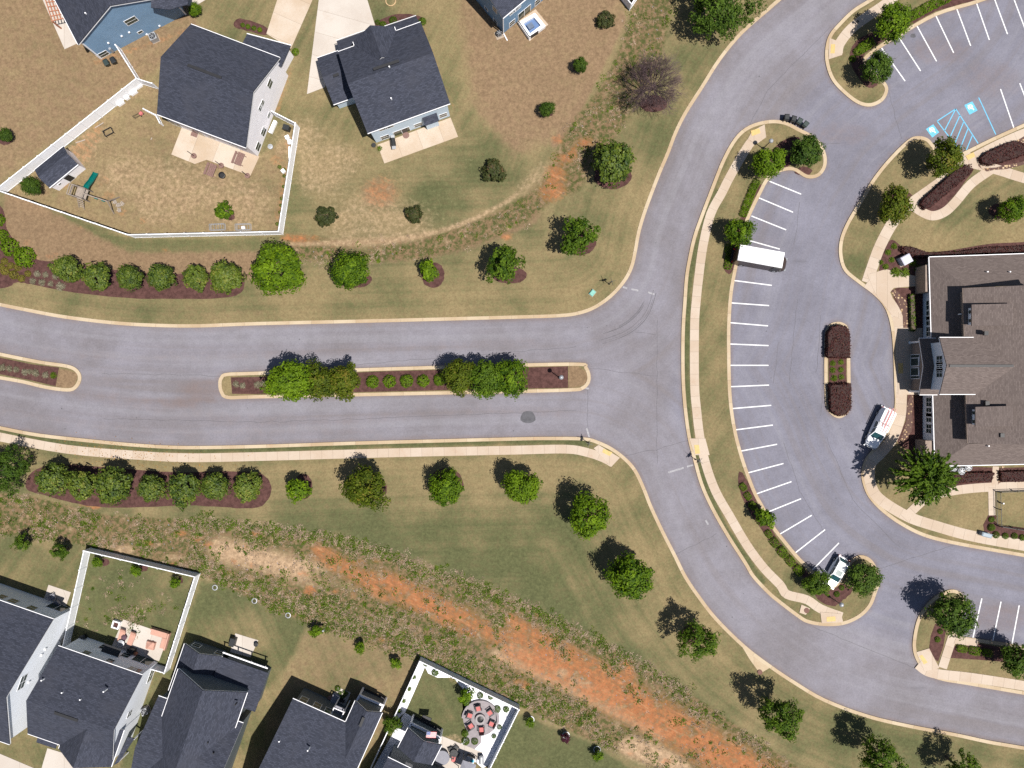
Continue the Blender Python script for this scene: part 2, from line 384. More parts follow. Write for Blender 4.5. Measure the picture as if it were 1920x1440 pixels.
I_TUB = [(1549,640),(1552,618),(1562,608),(1578,608),(1588,620),(1590,660),(1591,720),(1592,755),(1587,772),(1573,781),(1558,773),(1550,755),(1548,700)]
I_CLUB = [(2060,180),(1990,205),(1920,235),(1860,262),(1800,291),(1775,297),(1760,291),(1746,272),(1736,262),(1720,259),(1705,264),(1680,287),(1655,315),(1635,342),(1620,368),(1605,392),(1587,424),(1577,452),(1576,480),(1585,507),(1612,530),(1635,547),(1655,567),(1667,590),(1674,622),(1677,660),(1679,720),(1680,757),(1675,785),(1662,812),(1640,842),(1625,861),(1618,882),(1619,902),(1630,930),(1655,957),(1690,982),(1730,1002),(1777,1015),(1840,1027),(1920,1041),(2060,1066)]
I_SE = [(2060,1235),(1920,1215),(1895,1210),(1830,1200),(1793,1193),(1786,1180),(1795,1160),(1805,1140),(1804,1122),(1797,1112),(1786,1108),(1772,1111),(1752,1122),(1735,1140),(1722,1162),(1715,1192),(1714,1217),(1722,1240),(1740,1262),(1768,1273),(1810,1280),(1920,1299),(2060,1322)]
CLOSED = dict(cres=I_CRES, ne=I_NE, med=I_MED, med2=I_MED2, tub=I_TUB, club=I_CLUB, se=I_SE)
cn = catmull(K_NORTH, sub=4); cs = catmull(K_SOUTH, sub=4)
CURVE = {k: catmull(v, True, 4) for k, v in CLOSED.items()}
CURVE['club'] = catmull(I_CLUB, False, 4); CURVE['se'] = catmull(I_SE, False, 4); CURVE['ne'] = catmull(I_NE, True, 4)

# distance helpers on arrays of photo pixels
def seg_dist(X, Y, pts, closed=False):
    d = np.full(X.shape, 1e9); n = len(pts)
    for i in range(n if closed else n-1):
        ax, ay = pts[i]; bx, by = pts[(i+1) % n]
        dx, dy = bx-ax, by-ay; q = dx*dx+dy*dy+1e-9
        t = np.clip(((X-ax)*dx+(Y-ay)*dy)/q, 0, 1)
        d = np.minimum(d, (X-ax-t*dx)**2+(Y-ay-t*dy)**2)
    return np.sqrt(d)
def inside(X, Y, pts):
    r = np.zeros(X.shape, bool); n = len(pts)
    for i in range(n):
        ax, ay = pts[i]; bx, by = pts[(i+1) % n]
        if ay == by: continue
        c = ((ay > Y) != (by > Y)) & (X < (bx-ax)*(Y-ay)/(by-ay)+ax); r ^= c
    return r
def sdist(X, Y, pts):                       # negative inside
    out = np.full(X.shape, 60.0)
    xs = [p[0] for p in pts]; ys = [p[1] for p in pts]
    m = (X > min(xs)-60) & (X < max(xs)+60) & (Y > min(ys)-60) & (Y < max(ys)+60)
    if m.any():
        d = seg_dist(X[m], Y[m], pts, True); out[m] = np.where(inside(X[m], Y[m], pts), -d, d)
    return out
NW_LAND = cn + [(1600,-400),(-900,-400),(-900,540)]
SW_LAND = cs + [(2080,1900),(-900,1900),(-900,765)]
LANDS = [NW_LAND, SW_LAND] + [CURVE[k] for k in ('cres', 'ne', 'med', 'med2', 'tub')]
LANDS += [CURVE['club']+[(2900,1066),(2900,180)], CURVE['se']+[(2900,1322),(2900,1235)]]

def grid(xs, ys):
    return np.meshgrid(np.array(xs, float), np.array(ys, float))
def sheet(name, X, Y, Z, attrs, mat):
    h, w = X.shape
    co = np.stack([(X-960)*S, (720-Y)*S, Z], -1).reshape(-1, 3).astype(np.float32)
    i = np.arange(h*w).reshape(h, w)
    q = np.stack([i[:-1, :-1], i[1:, :-1], i[1:, 1:], i[:-1, 1:]], -1).reshape(-1)
    me = bpy.data.meshes.new(name); me.vertices.add(h*w); me.vertices.foreach_set('co', co.ravel())
    me.loops.add(len(q)); me.loops.foreach_set('vertex_index', q.astype(np.int32))
    me.polygons.add(len(q)//4); me.polygons.foreach_set('loop_start', np.arange(0, len(q), 4, dtype=np.int32))
    me.polygons.foreach_set('loop_total', np.full(len(q)//4, 4, np.int32))
    me.polygons.foreach_set('use_smooth', np.ones(len(q)//4, bool))
    for k, a in attrs.items():
        if a.ndim == 3:
            at = me.attributes.new(k, 'FLOAT_COLOR', 'POINT')
            at.data.foreach_set('color', np.concatenate([a, np.ones(a.shape[:2]+(1,))], -1).astype(np.float32).ravel())
        else:
            at = me.attributes.new(k, 'FLOAT', 'POINT'); at.data.foreach_set('value', a.astype(np.float32).ravel())
    me.materials.append(mat); me.update(calc_edges=True); me.validate()
    o = bpy.data.objects.new(name, me); C.objects.link(o); return o
def ss(x, a, b): t = np.clip((x-a)/(b-a), 0, 1); return t*t*(3-2*t)

far_l = [-9000, -3000, -1200, -600, -300]
gx = far_l + list(range(-160, 2084, 4)) + [2200, 2500, 3200, 6000, 11000]
gy = [-9000, -3000, -1000, -400] + list(range(-120, 1564, 4)) + [1700, 2000, 3000, 6000, 10000]
X, Y = grid(gx, gy)
land = np.full(X.shape, 1e3)
for L_ in LANDS:
    land = np.minimum(land, sdist(X, Y, L_))
land = np.where(((X > 2200) & (Y > 1100)) | ((Y > 1600)) | (Y < -200) | (X < -300), -60, land)
m2 = -land*S                                # metres onto the land
Zg = ss(m2, -.15, .15)*.34-.24
# low relief: rough banks are lumpy, lawns nearly flat
def poly(pts, f=14): return 1-ss(sdist(X, Y, pts), -f*.5, f*.5)
def line(pts, w, f=12): return 1-ss(seg_dist(X, Y, catmull(pts, sub=3)), w/2-f/2, w/2+f/2)
def blob(x, y, rx, ry=None, f=.5):
    ry = ry or rx; d = np.sqrt(((X-x)/rx)**2+((Y-y)/ry)**2); return 1-ss(d, 1-f, 1+f)
green = np.full(X.shape, .45); clay = np.zeros(X.shape); weed = np.zeros(X.shape); brown = np.zeros(X.shape); straw = np.zeros(X.shape)
def put(a, m, v): a += (v-a)*m
# verge lawns
dn = seg_dist(X, Y, cn[::2]); ds = seg_dist(X, Y, cs[::2])
south = poly([(-100,850),(700,850),(1130,872),(1190,960),(1260,1090),(1390,1240),(1500,1310),(1960,1420),(1960,1500),(1520,1500),(1400,1380),(1200,1250),(1000,1140),(760,1045),(480,985),(-100,920)], 30)
put(green, south, .30); put(green, south*ss(ds, 40, 190), .80); put(green, south*ss(X, 1300, 1500), .62)
put(green, poly([(480,520),(960,520),(1180,420),(1230,330),(1210,540),(1100,590),(480,612)], 40), .38)
put(green, poly([(1190,260),(1250,110),(1340,70),(1460,0),(1300,200),(1225,350)], 30), .62)
put(brown, poly([(-50,550),(150,570),(440,575),(440,612),(-50,600)], 30), .12)
# yards to the north-west
put(brown, poly([(-120,-100),(330,-100),(380,60),(290,140),(250,160),(0,345),(-120,380)], 24), .62); put(green, poly([(-120,-100),(330,-100),(380,60),(290,140),(0,345),(-120,380)], 24), .12)
put(brown, poly([(10,345),(240,470),(560,470),(560,520),(150,540),(0,450)], 24), .8); put(brown, poly([(-50,545),(150,565),(500,575),(500,600),(150,585)], 20), .35)
yard1 = poly([(12,363),(270,159),(300,160),(300,220),(490,290),(560,240),(531,440),(255,446)], 6)
put(brown, yard1, .45); put(green, yard1, .16); put(straw, yard1, .16)
for x, y, r in ((165,265,20),(150,290,22),(330,350,60),(240,330,40),(450,380,50),(400,350,34),(300,390,34)): put(straw, blob(x,y,r*1.3,r)*yard1, .5)
for x, y, r in ((172,258,20),(155,285,26),(140,310,16),(120,345,15),(205,367,13),(228,398,12),(268,415,9),(520,300,15),(535,350,14),(528,400,16),(545,270,14),(180,240,14),(195,340,12)): put(clay, blob(x,y,r,r*.8)*yard1, .42)
put(green, line([(320,310),(420,345),(500,350)], 34)*yard1, .4)
put(brown, poly([(840,-80),(1180,-80),(1170,60),(1060,260),(960,300),(880,200)], 60), .72); put(green, poly([(840,-80),(1180,-80),(1170,60),(1060,260),(960,300),(880,200)], 60), .1)
mid = poly([(560,180),(700,310),(860,250),(960,310),(880,420),(740,450),(560,450)], 40); put(green, mid, .42); put(straw, mid, .22); put(green, blob(905,300,70,45), .8); put(green, blob(830,380,60,40), .7)
for x, y, r in ((560,260,40),(600,330,40),(680,420,60),(760,420,40),(640,300,34)): put(straw, blob(x,y,r*1.3,r), .5)
put(clay, blob(712,362,36,32,.9), .55); put(brown, blob(712,362,40,34), .6)
for pts, w in (([(545,130),(520,210)], 10), ([(536,310),(520,425)], 12), ([(345,60),(180,118)], 12), ([(792,40),(800,75)], 9), ([(805,80),(850,200)], 5)): put(clay, line(pts, w, 8), .42)
put(green, line([(700,-20),(705,30)], 60), .7); put(green, blob(660,-10,50,40), .6); put(green, blob(430,10,50,40), .5)
put(straw, line([(545,458),(640,456),(720,452),(800,440),(880,415),(950,378),(985,352)], 11, 12), .72)
put(straw, line([(985,352),(1020,320)], 40, 30), .5)
put(brown, line([(1165,35),(1140,90),(1100,170),(1070,230),(1040,270)], 12), .95)
wn0 = line([(560,470),(680,478),(780,474),(900,448),(1000,405)], 30, 24); put(brown, wn0, .8); put(green, wn0, .6)
wn = line([(1215,-10),(1185,90),(1140,180),(1085,250),(1040,335),(980,395),(890,436),(780,464),(660,468),(560,466)], 46, 30)
wn = np.maximum(wn, line([(1225,0),(1200,110),(1150,200),(1060,330)], 74, 34)); put(weed, wn, .88)
for x, y, a, b_ in ((1042,335,18,34),(1063,297,14,8),(1098,268,14,10),(1030,362,18,14),(950,443,10,7),(1075,285,7,10),(1045,262,10,8),(565,448,30,8),(540,445,10,6)): put(clay, blob(x,y,a*1.15,b_*1.1,.95), .72)
put(green, line([(560,465),(700,462),(800,462)], 18), .8)
put(green, poly([(60,375),(250,452),(400,452),(520,452),(520,470),(250,476),(120,430)], 14), .72)
for x, y in ((70,478),(92,480),(105,478),(50,455),(310,470),(440,465),(150,430)): put(clay, blob(x,y,9,7,.9), .4)
# the long bank to the south
bank = poly([(-140,905),(60,930),(200,965),(360,975),(500,990),(640,1010),(760,1047),(880,1090),(1000,1140),(1140,1210),(1280,1290),(1400,1372),(1500,1440),(1560,1500),(1700,1620),(1350,1620),(1250,1450),(1100,1385),(970,1322),(800,1240),(720,1218),(600,1178),(480,1128),(380,1078),(160,1022),(0,1000),(-140,985)], 12)
put(weed, bank, .92); put(green, bank, .5)
core = [(400,1025),(520,1058),(650,1090),(760,1124),(850,1160),(980,1215),(1100,1275),(1250,1355),(1350,1415),(1500,1500)]
put(straw, line([(415,1030),(500,1052),(590,1075)], 56, 50), .85); put(straw, line([(590,1080),(700,1115)], 26, 30), .45); put(straw, line([(960,1215),(1060,1262),(1160,1318)], 28, 20), .7)
put(straw, line([(1180,1400),(1260,1430),(1300,1480)], 46, 30), .85); put(straw, blob(235,1030,24,10), .7); put(straw, blob(325,1045,24,8), .6)
put(clay, line([(600,1035),(660,1072),(720,1105)], 40, 36), .72)
put(clay, line([(725,1095),(800,1130),(870,1165)], 50, 42), .84)
put(clay, line(core[5:], 74, 66), .90); put(clay, line([(850,1160),(980,1213)], 36, 34), .66); put(straw, line([(930,1225),(1040,1275),(1160,1335),(1240,1375)], 30, 30), .75)
put(clay, line([(960,1160),(1000,1190),(1080,1230),(1180,1285)], 26, 26), .72); put(clay, line([(1180,1270),(1175,1245)], 26, 20), .7)
for i in range(70):
    t = rng.random(); k = int(t*8); p = core[k]; put(clay, blob(p[0]+rng.normal(0,70), p[1]+rng.normal(20,34), rng.uniform(4,13), rng.uniform(3,8), .8)*bank, rng.uniform(.3,.8))
for x, y in ((160,945),(180,950),(370,1010),(390,1020),(340,1000)): put(clay, blob(x,y,12,6,.8), .7)
put(brown, line([(760,1070),(900,1125),(1040,1180),(1180,1262),(1330,1350)], 26, 20), .6)
# yards to the south
ybl = poly([(-140,1000),(160,1035),(130,1200),(90,1260),(-140,1200)], 16); put(green, ybl, .62)
yb2 = poly([(133,1203),(172,1027),(376,1075),(320,1252)], 4); put(green, yb2, .80); put(weed, yb2*(blob(230,1140,70,50)), .38)
put(green, poly([(378,1085),(470,1120),(575,1170),(540,1250),(500,1290),(330,1250)], 14), .85); put(green, blob(450,1190,60,40), .4)
yb3 = poly([(578,1172),(760,1225),(790,1235),(720,1380),(680,1440),(470,1440),(520,1290)], 12); put(brown, yb3, .45); put(green, yb3, .40); put(straw, blob(640,1265,70,40), .15)
put(green, poly([(965,1335),(1100,1390),(1180,1440),(1200,1540),(880,1540)], 10), .95)
put(green, poly([(795,1240),(880,1300),(872,1395),(760,1370),(745,1340)], 10), .92)
put(straw, blob(850,1385,22,10), .55)
put(green, poly([(20,1370),(100,1400),(110,1440),(0,1420)], 10), .6); put(green, poly([(300,1240),(330,1260),(262,1440),(225,1440)], 6), .8)
# islands and the clubhouse lot
put(brown, poly(CURVE['cres'], 10), .22); put(green, poly(CURVE['cres'], 10), .45); put(green, line([(1345,360),(1306,470),(1289,560),(1287,720),(1293,800),(1312,880),(1360,990),(1430,1090)], 10, 6), .95)
put(green, poly(CURVE['ne'], 10), .5); put(green, poly(CURVE['club'], 10), .36); put(green, blob(1600,500,26,20), .7); put(green, blob(1760,480,60,10), .5)
put(brown, poly([(1085,686),(1106,700),(1100,722),(1066,730),(1066,686)], 8), .9); put(brown, poly([(112,690),(150,700),(140,728),(104,726)], 8), .9)
put(green, line([(0,806),(125,829),(250,840),(350,844),(480,842),(730,834),(960,828),(1060,828),(1100,831)], 9, 6), .9)
Zg += np.where(m2 > 2, (bank+wn)*(.10*np.sin(X*.31+Y*.17)*np.cos(Y*.23-X*.11)+.05*np.sin(X*.83)*np.sin(Y*.71)), 0)
mow = np.where(south > .3, ds, np.where(Y < 620, dn, X*.6+Y*.4))*S
mow = np.where(poly([(500,300),(860,260),(1180,-60),(1180,-100),(300,-100)], 20) > .5, (X*.88+Y*.48)*S, mow)
mow = np.where(Y > 1100, np.where(X < 1000, (X*.9-Y*.42)*S, mow), mow)
ground = struct(sheet('ground', X, Y, Zg, dict(ma=np.stack([green, clay, weed], -1), mb=np.stack([brown, straw, np.zeros(X.shape)], -1), mow=mow), M_GROUND))
WEEDMASK = (X, Y, np.clip(weed-.9*clay-.5*straw, 0, 1), weed, straw)

# asphalt
Xa, Ya = grid([-9000,-3000,-700]+list(range(-160,2100,10))+[2600,6000,11000], [-9000,-3000,-600]+list(range(-120,1520,10))+[1800,4000])
XO, YO = X, Y; X, Y = Xa, Ya
br = np.zeros(X.shape); dk = np.zeros(X.shape); lot = np.zeros(X.shape)
put(lot, poly([(1300,600),(1260,760),(1330,900),(1500,1130),(1960,1300),(2050,1100),(2050,-150),(1640,10),(1470,230)], 60), 1.0)
for s_ in ((1460,590),(1395,628),(1410,706),(1420,785),(1430,865),(1465,945),(1500,1010),(1450,385),(1700,105),(1770,60),(1840,40),(1850,1165),(1890,1170),(1620,640),(1600,820),(1250,640),(1200,760),(700,655),(300,650),(820,780)): put(dk, blob(s_[0]+rng.normal(0,4), s_[1]+rng.normal(0,4), rng.uniform(8,16), rng.uniform(6,12), .9), rng.uniform(.25,.5))
edge = np.full(X.shape, 60.0)
for L_ in LANDS: edge = np.minimum(edge, np.abs(sdist(X, Y, L_)))
put(br, 1-ss(edge, 2, 16), .62)
put(br, line([(150,738),(250,752),(330,757),(400,745)], 18, 16), .8); put(br, blob(380,730,50,22), .55); put(br, blob(200,710,70,24), .25)
for pts, w in (([(0,650),(300,672),(700,655),(1000,640)], 22), ([(150,740),(480,790),(900,770),(1060,775)], 26), ([(0,770),(300,810),(700,806)], 20)): put(br, line(pts, w, 20), .32)
put(br, blob(1760,95,60,30), .45); put(br, blob(1860,150,60,40), .4); put(br, blob(1780,260,50,40), .55); put(br, blob(1580,250,60,24), .4); put(br, blob(1870,1160,70,30), .5); put(br, blob(1430,430,40,60), .25)
put(dk, blob(1130,610,60,26), .25); put(dk, line([(1000,778),(1120,774)], 12, 10), .5); put(dk, blob(1500,489,16,3), .6); put(dk, blob(1722,1290,18,6), .5); put(dk, line([(1040,790),(1180,770),(1280,790)], 60, 50), .2)
ksel = [cn, cs]
FLOW = np.full(X.shape, 900.0)
for k_ in ksel: FLOW = np.minimum(FLOW, seg_dist(X, Y, k_[::2]))
FLOW = FLOW*S
road = struct(sheet('road', X, Y, np.zeros(X.shape), dict(ms=np.stack([br, dk, lot], -1), fl=FLOW), M_ASPH))
X, Y = XO, YO

# kerbs, walks, beds, markings
for nm, pts, cl in [('kerb', cn, False), ('kerb', cs, False)]+[('kerb', CURVE[k], k not in ('club', 'se')) for k in CURVE]:
    mb = MB(); ribbon(mb, pts, .46, -.05, .135, cl); struct(mb.build(nm, M_KERB))
WZ = [.118]
def walk(pts, w, name='sidewalk', z=None, sub=4):
    WZ[0] += .003; z = WZ[0]
    mb = MB(); ribbon(mb, catmull(pts, sub=sub), w, .0, z); return struct(mb.build(name, M_WALK))
walk([(-120,792),(-60,806),(0,819),(125,842),(250,853),(350,858),(480,856),(730,849),(960,844),(1060,842),(1100,848),(1130,858),(1149,868)], 1.18)
walk([(1422,250),(1405,270),(1385,302),(1365,338),(1353,362),(1332,402),(1318,460),(1310,518),(1305,565),(1302,610),(1302,720),(1306,770),(1312,820),(1323,870),(1341,920),(1367,966),(1400,1022),(1432,1065),(1462,1096),(1475,1114),(1512,1124),(1538,1141),(1578,1156)], 1.2)
walk([(1720,-60),(1690,-20),(1660,8),(1625,32),(1595,55),(1574,82),(1570,100)], 1.35)
walk([(2060,200),(1990,232),(1925,252),(1870,276),(1815,305)], 1.75)
walk([(1822,290),(1790,322),(1750,352),(1700,388),(1675,415),(1650,460),(1635,500),(1625,530)], 1.5)
walk([(1858,318),(1820,345),(1790,380),(1770,398),(1748,405),(1728,398),(1708,384)], 1.25)
walk([(1815,305),(1845,312),(1880,322),(1925,336),(2060,372)], 1.35)
walk([(1625,530),(1660,560),(1680,590),(1687,625),(1689,680),(1689,760),(1684,792),(1671,824),(1650,850),(1634,866),(1629,886),(1632,908),(1643,930),(1672,952),(1710,972),(1760,988),(1810,1002),(1870,1014),(1930,1024),(2060,1046)], 1.45)
walk([(1695,972),(1715,952),(1740,932),(1780,921),(1840,914),(1930,911),(2060,908)], 1.2)
walk([(1858,914),(1859,966)], .9, sub=1); walk([(1866,874),(1864,908)], .85, sub=1)
walk([(1720,1245),(1738,1258),(1765,1264),(1820,1270),(1930,1287),(2060,1310)], 1.3)
walk([(1766,1252),(1778,1215),(1786,1190)], 1.2, sub=1)
mb = MB(); mb.prism([P2(*p) for p in ((1625,515),(1660,505),(1725,520),(1725,536),(1675,540),(1668,548),(1690,600),(1670,590),(1640,550))], 0, .1655); struct(mb.build('entrance_walk', M_WALK))
mb = MB(); mb.prism([P2(*p) for p in ((1682,615),(1728,615),(1728,740),(1682,740))], 0, .168); struct(mb.build('entrance_plaza', M_WALK))
mb = MB()
for iq, q in enumerate((((1401,262),(1410,246),(1433,234),(1436,258),(1419,270)), ((1292,822),(1322,822),(1330,853),(1302,853)), ((1113,840),(1122,834),(1162,858),(1146,875)), ((1537,1147),(1576,1150),(1580,1166),(1540,1168)), ((1554,72),(1580,82),(1578,104),(1553,112)), ((1717,1222),(1741,1215),(1760,1252),(1732,1258)), ((1793,1192),(1832,1199),(1831,1212),(1787,1206)), ((1502,1133),(1518,1140),(1510,1152),(1498,1148)))):
    mb.prism([P2(*p) for p in q], 0, .171+.002*iq)
struct(mb.build('kerb_ramp', M_WALK))
YELLOW = [((1407,246),(1423,241),(1425,250),(1409,256)), ((1301,834),(1310,834),(1312,850),(1303,851)), ((1131,841),(1148,848),(1143,855),(1129,848)), ((1549,1156),(1565,1155),(1566,1164),(1549,1165)), ((1557,84),(1565,84),(1564,101),(1556,101)), ((1722,1229),(1728,1227),(1738,1241),(1731,1245)), ((1809,293),(1824,286),(1827,294),(1814,301)), ((1683,681),(1692,681),(1692,700),(1683,700))]
mb = MB()
for q in YELLOW: mb.prism([P2(*p) for p in q], .05, .192)
struct(mb.build('tactile_paving', M_YEL))
for q in (((1388,1207),(1412,1228),(1442,1252),(1432,1258),(1424,1262),(1404,1234)),): 
    mb = MB(); mb.prism([P2(*p) for p in q], 0, .131); struct(mb.build('kerb_apron', M_KERB))

BZ = [.108]
def bed(pts, name='mulch_bed', mat=None, z=None, rag=1.0, sub=5, closed_smooth=True):
    BZ[0] += .0002; z = BZ[0] if z is None else z
    c = catmull(pts, True, sub) if closed_smooth else pts
    c = [(x+rng.normal(0, .5*rag), y+rng.normal(0, .5*rag)) for x, y in c]
    mb = MB(); mb.prism([P2(*p) for p in c], .02, z); return struct(mb.build(name, mat or M_MULCH))
bed([(-140,340),(-40,360),(6,392),(14,430),(38,462),(62,484),(100,491),(160,498),(230,508),(320,514),(420,510),(452,514),(459,532),(448,552),(400,560),(280,560),(190,555),(110,544),(60,533),(30,530),(0,541),(-140,545)])
bed([(62,885),(110,870),(200,876),(320,885),(420,884),(480,886),(503,898),(509,920),(496,945),(470,953),(400,950),(340,948),(220,952),(150,945),(90,930),(50,915)])
for x, y, rx, ry in ((569,912,17,24),(812,516,22,24),(836,908,33,30),(955,516,33,16),(1086,455,32,24),(1148,330,36,25),(665,524,33,16),(690,916,36,24),(1225,195,26,16),(1105,960,24,20),(984,910,24,18),(1176,1075,26,22),(1300,1190,24,20),(926,326,14,8),(612,410,14,8),(778,407,13,6),(1134,44,14,6),(1086,130,12,6),(1025,212,12,8),(197,1054,9,7),(270,1065,8,6),(337,1088,7,6),(10,262,14,10),(433,406,8,8),(1690,378,24,20),(1876,396,24,14)):
    bed([(x+rx*math.cos(a), y+ry*math.sin(a)) for a in np.linspace(0, 2*PI, 9)[:-1]])
bed([(433,708),(480,706),(720,697),(960,690),(1066,688),(1066,727),(960,729),(720,734),(480,739),(436,739)], sub=1)
bed([(-120,652),(0,671),(60,682),(112,690),(105,724),(60,714),(0,702),(-120,684)], sub=1)
bed([(1553,640),(1555,620),(1565,613),(1577,613),(1584,622),(1586,700),(1587,752),(1583,768),(1573,776),(1561,769),(1555,752),(1553,700)], sub=2)
bed([(1428,348),(1412,352),(1390,405),(1372,450),(1360,480),(1357,505),(1371,512),(1384,470),(1396,420),(1412,375)])
bed([(1490,322),(1508,312),(1522,320),(1515,328),(1500,328)]); bed([(1440,292),(1470,262),(1500,262),(1480,310),(1450,320)])
bed([(1384,888),(1392,887),(1402,905),(1425,955),(1450,998),(1480,1038),(1520,1080),(1540,1100),(1500,1078),(1470,1048),(1440,1010),(1405,960),(1387,920)])
bed([(1520,1085),(1545,1100),(1560,1106),(1577,1094),(1598,1106),(1580,1125),(1560,1136),(1532,1122)])
bed([(1592,100),(1612,72),(1660,52),(1700,28),(1760,5),(1820,-10),(1830,0),(1755,22),(1690,58),(1640,88),(1620,104),(1620,120),(1645,150),(1638,164),(1622,162),(1600,130)])
bed([(1752,1170),(1773,1180),(1758,1240),(1741,1215)], sub=2); bed([(1788,1210),(1834,1207),(1925,1222),(1925,1245),(1850,1238),(1776,1232)], sub=1)
bed([(1672,450),(1690,462),(1725,474),(1800,466),(1860,458),(1960,455),(1960,490),(1740,492),(1742,520),(1660,522),(1648,515),(1650,490),(1662,460)], sub=3)
bed([(1671,545),(1700,540),(1735,545),(1735,640),(1698,642),(1694,610),(1684,575)], sub=2)
bed([(1701,738),(1735,738),(1755,875),(1760,905),(1712,905),(1711,855),(1688,836),(1682,820),(1697,790)], sub=2)
bed([(1735,880),(1866,876),(1860,904),(1780,912),(1745,925)], sub=2); bed([(1872,878),(1990,874),(1990,905),(1874,906)], sub=1)
bed([(1852,965),(1868,968),(1872,985),(1990,998),(1990,1028),(1920,1020),(1846,1006)], sub=2)
bed([(1715,378),(1730,362),(1790,318),(1818,306),(1826,316),(1800,352),(1770,388),(1752,396),(1732,394)], sub=3)
bed([(1832,300),(1845,288),(1920,262),(1990,240),(1990,285),(1930,300),(1870,316),(1848,312)], sub=3)
bed([(450,35),(500,52),(500,66),(470,60),(440,50)]); bed([(700,46),(740,28),(785,30),(795,44),(760,44),(715,58)])
# gravel and stone edging
for p in ([(1672,546),(1682,548),(1700,570),(1704,620),(1696,640),(1690,590)], [(1704,745),(1710,745),(1709,800),(1694,826),(1684,832),(1697,795)], [(1834,306),(1850,316),(1925,300),(1990,280),(1990,286),(1925,308),(1848,322)], [(1908,262),(1930,252),(1932,260),(1912,270)], [(1876,878),(1882,878),(1874,905),(1868,905)]): bed(p, 'stone_edging', M_COB, .150, 2.2, 4)
mb = MB(); q = [P2(*p) for p in ((790,1234),(971,1320),(920,1432),(905,1440),(860,1400),(868,1390),(880,1362),(884,1310),(850,1270),(820,1270),(803,1262),(797,1250),(780,1290),(760,1335),(748,1345),(736,1352))]
mb.prism(q, 0, .126); struct(mb.build('gravel_bed', M_GRAVEL))
mb = MB(); mb.prism([P2(*p) for p in ((866,1310),(872,1310),(874,1385),(868,1398),(884,1410),(902,1392),(905,1350),(884,1318))], 0, .131); struct(mb.build('gravel_path', M_PAVER))
mb = MB(); mb.prism([P2(*p) for p in ((756,1340),(760,1336),(826,1372),(815,1400),(740,1440),(700,1440))], 0, .132); struct(mb.build('gravel_bed', M_GRAVEL))
# driveways and patios
def slab(pts, name, mat=M_SLAB, z=.14, rot=0.0):
    mb = MB(); mb.prism([P2(*p) for p in pts], 0, z, rot); return struct(mb.build(name, mat))
slab([(500,64),(530,-30),(600,-30),(546,92)], 'driveway', M_SLAB, .14, 1.15); slab([(602,-30),(680,-30),(704,50),(620,110),(610,164),(576,177)], 'driveway', M_PSLAB, .14, 1.3)
slab([(340,12),(352,-10),(470,-60),(420,-20),(370,10)], 'driveway', M_PSLAB, .14)
slab([(342,238),(487,294),(470,330),(388,300),(366,308),(322,290)], 'patio', M_SLAB, .14, -.36)
slab([(708,272),(845,221),(859,257),(721,307)], 'patio', M_SLAB, .14, .35)
slab([(72,-20),(110,-20),(146,82),(122,93)], 'patio', M_PSLAB, .14)
slab([(969,43),(1004,18),(1028,47),(993,78)], 'patio', M_SLAB, .14)
slab([(92,1096),(134,1110),(119,1152),(82,1127)], 'patio', M_PSLAB, .14, .35); slab([(232,1161),(317,1190),(299,1239),(210,1212)], 'patio', M_PSLAB, .14, -.3)
slab([(442,1187),(485,1200),(470,1232),(432,1222)], 'patio', M_PSLAB, .14); slab([(634,1288),(658,1298),(645,1330),(622,1316)], 'patio', M_PSLAB, .14)
slab([(826,1378),(905,1410),(880,1440),(800,1440),(810,1410)], 'patio', M_PSLAB, .145); slab([(90,1402),(148,1420),(150,1470),(70,1470)], 'driveway', M_PSLAB, .14)
slab([(-40,1405),(0,1412),(66,1440),(60,1460),(-40,1430)], 'sidewalk', M_PSLAB, .14)
slab([(1760,872),(1812,872),(1812,888),(1764,888)], 'equipment_pad', M_SLAB, .16)
# road paint
STALLS = [(1443,340,1502,364),(1423,371,1487,398),(1409,405,1474,431),(1405,451,1462,467),(1377,526,1447,535),(1372,568,1442,573),(1369,605,1440,611),(1369,645,1441,648),(1370,685,1441,685),(1371,725,1442,722),(1374,766,1446,760),(1379,806,1449,797),(1388,846,1457,833),(1401,887,1469,869),(1418,926,1484,903),(1440,960,1502,935),(1463,1001,1522,966),(1492,1036,1547,993),(1523,1069,1573,1018),(1653,90,1697,152),(1684,68,1726,133),(1719,48,1756,115),(1755,30,1788,99),(1793,14,1820,86),(1830,3,1855,75),(1865,-1,1889,64),(1901,-2,1922,54),(1876,167,1901,240),(1912,156,1940,228),(1841,1122,1824,1197),(1877,1128,1861,1204),(1911,1135,1897,1210),(1947,1140,1933,1216)]
mb = MB()
for x0, y0, x1, y1 in STALLS: ribbon(mb, [(x0, y0), (x1, y1)], .15, None, .006)
struct(mb.build('parking_markings', M_PAINT))
mb = MB()
for l in (((1168,538),(1176,541)),((1184,542),(1197,545)),((1215,548),(1227,552)),((1253,886),(1282,877)),((1288,875),(1299,872)),((1100,803),(1105,820)),((1323,975),(1328,984)),((1097,727),(1104,729))): ribbon(mb, list(l), .24, None, .006)
struct(mb.build('stop_line', M_OLDPT))
mb = MB()
Hh = [((1757,227),(1792,204)),((1757,227),(1803,287)),((1792,204),(1834,269)),((1792,204),(1771,245)),((1800,216),(1781,258)),((1807,228),(1790,270)),((1815,241),(1799,282)),((1823,254),(1812,281)),((1835,183),(1867,252))]
for l in Hh: ribbon(mb, list(l), .13, None, .006)
for q in (((1736,242),(1750,233),(1761,248),(1748,258)), ((1808,197),(1823,190),(1833,207),(1818,215))): mb.prism([P2(*p) for p in q], None, .005)
struct(mb.build('accessible_markings', M_BLUEPT))
mb = MB()
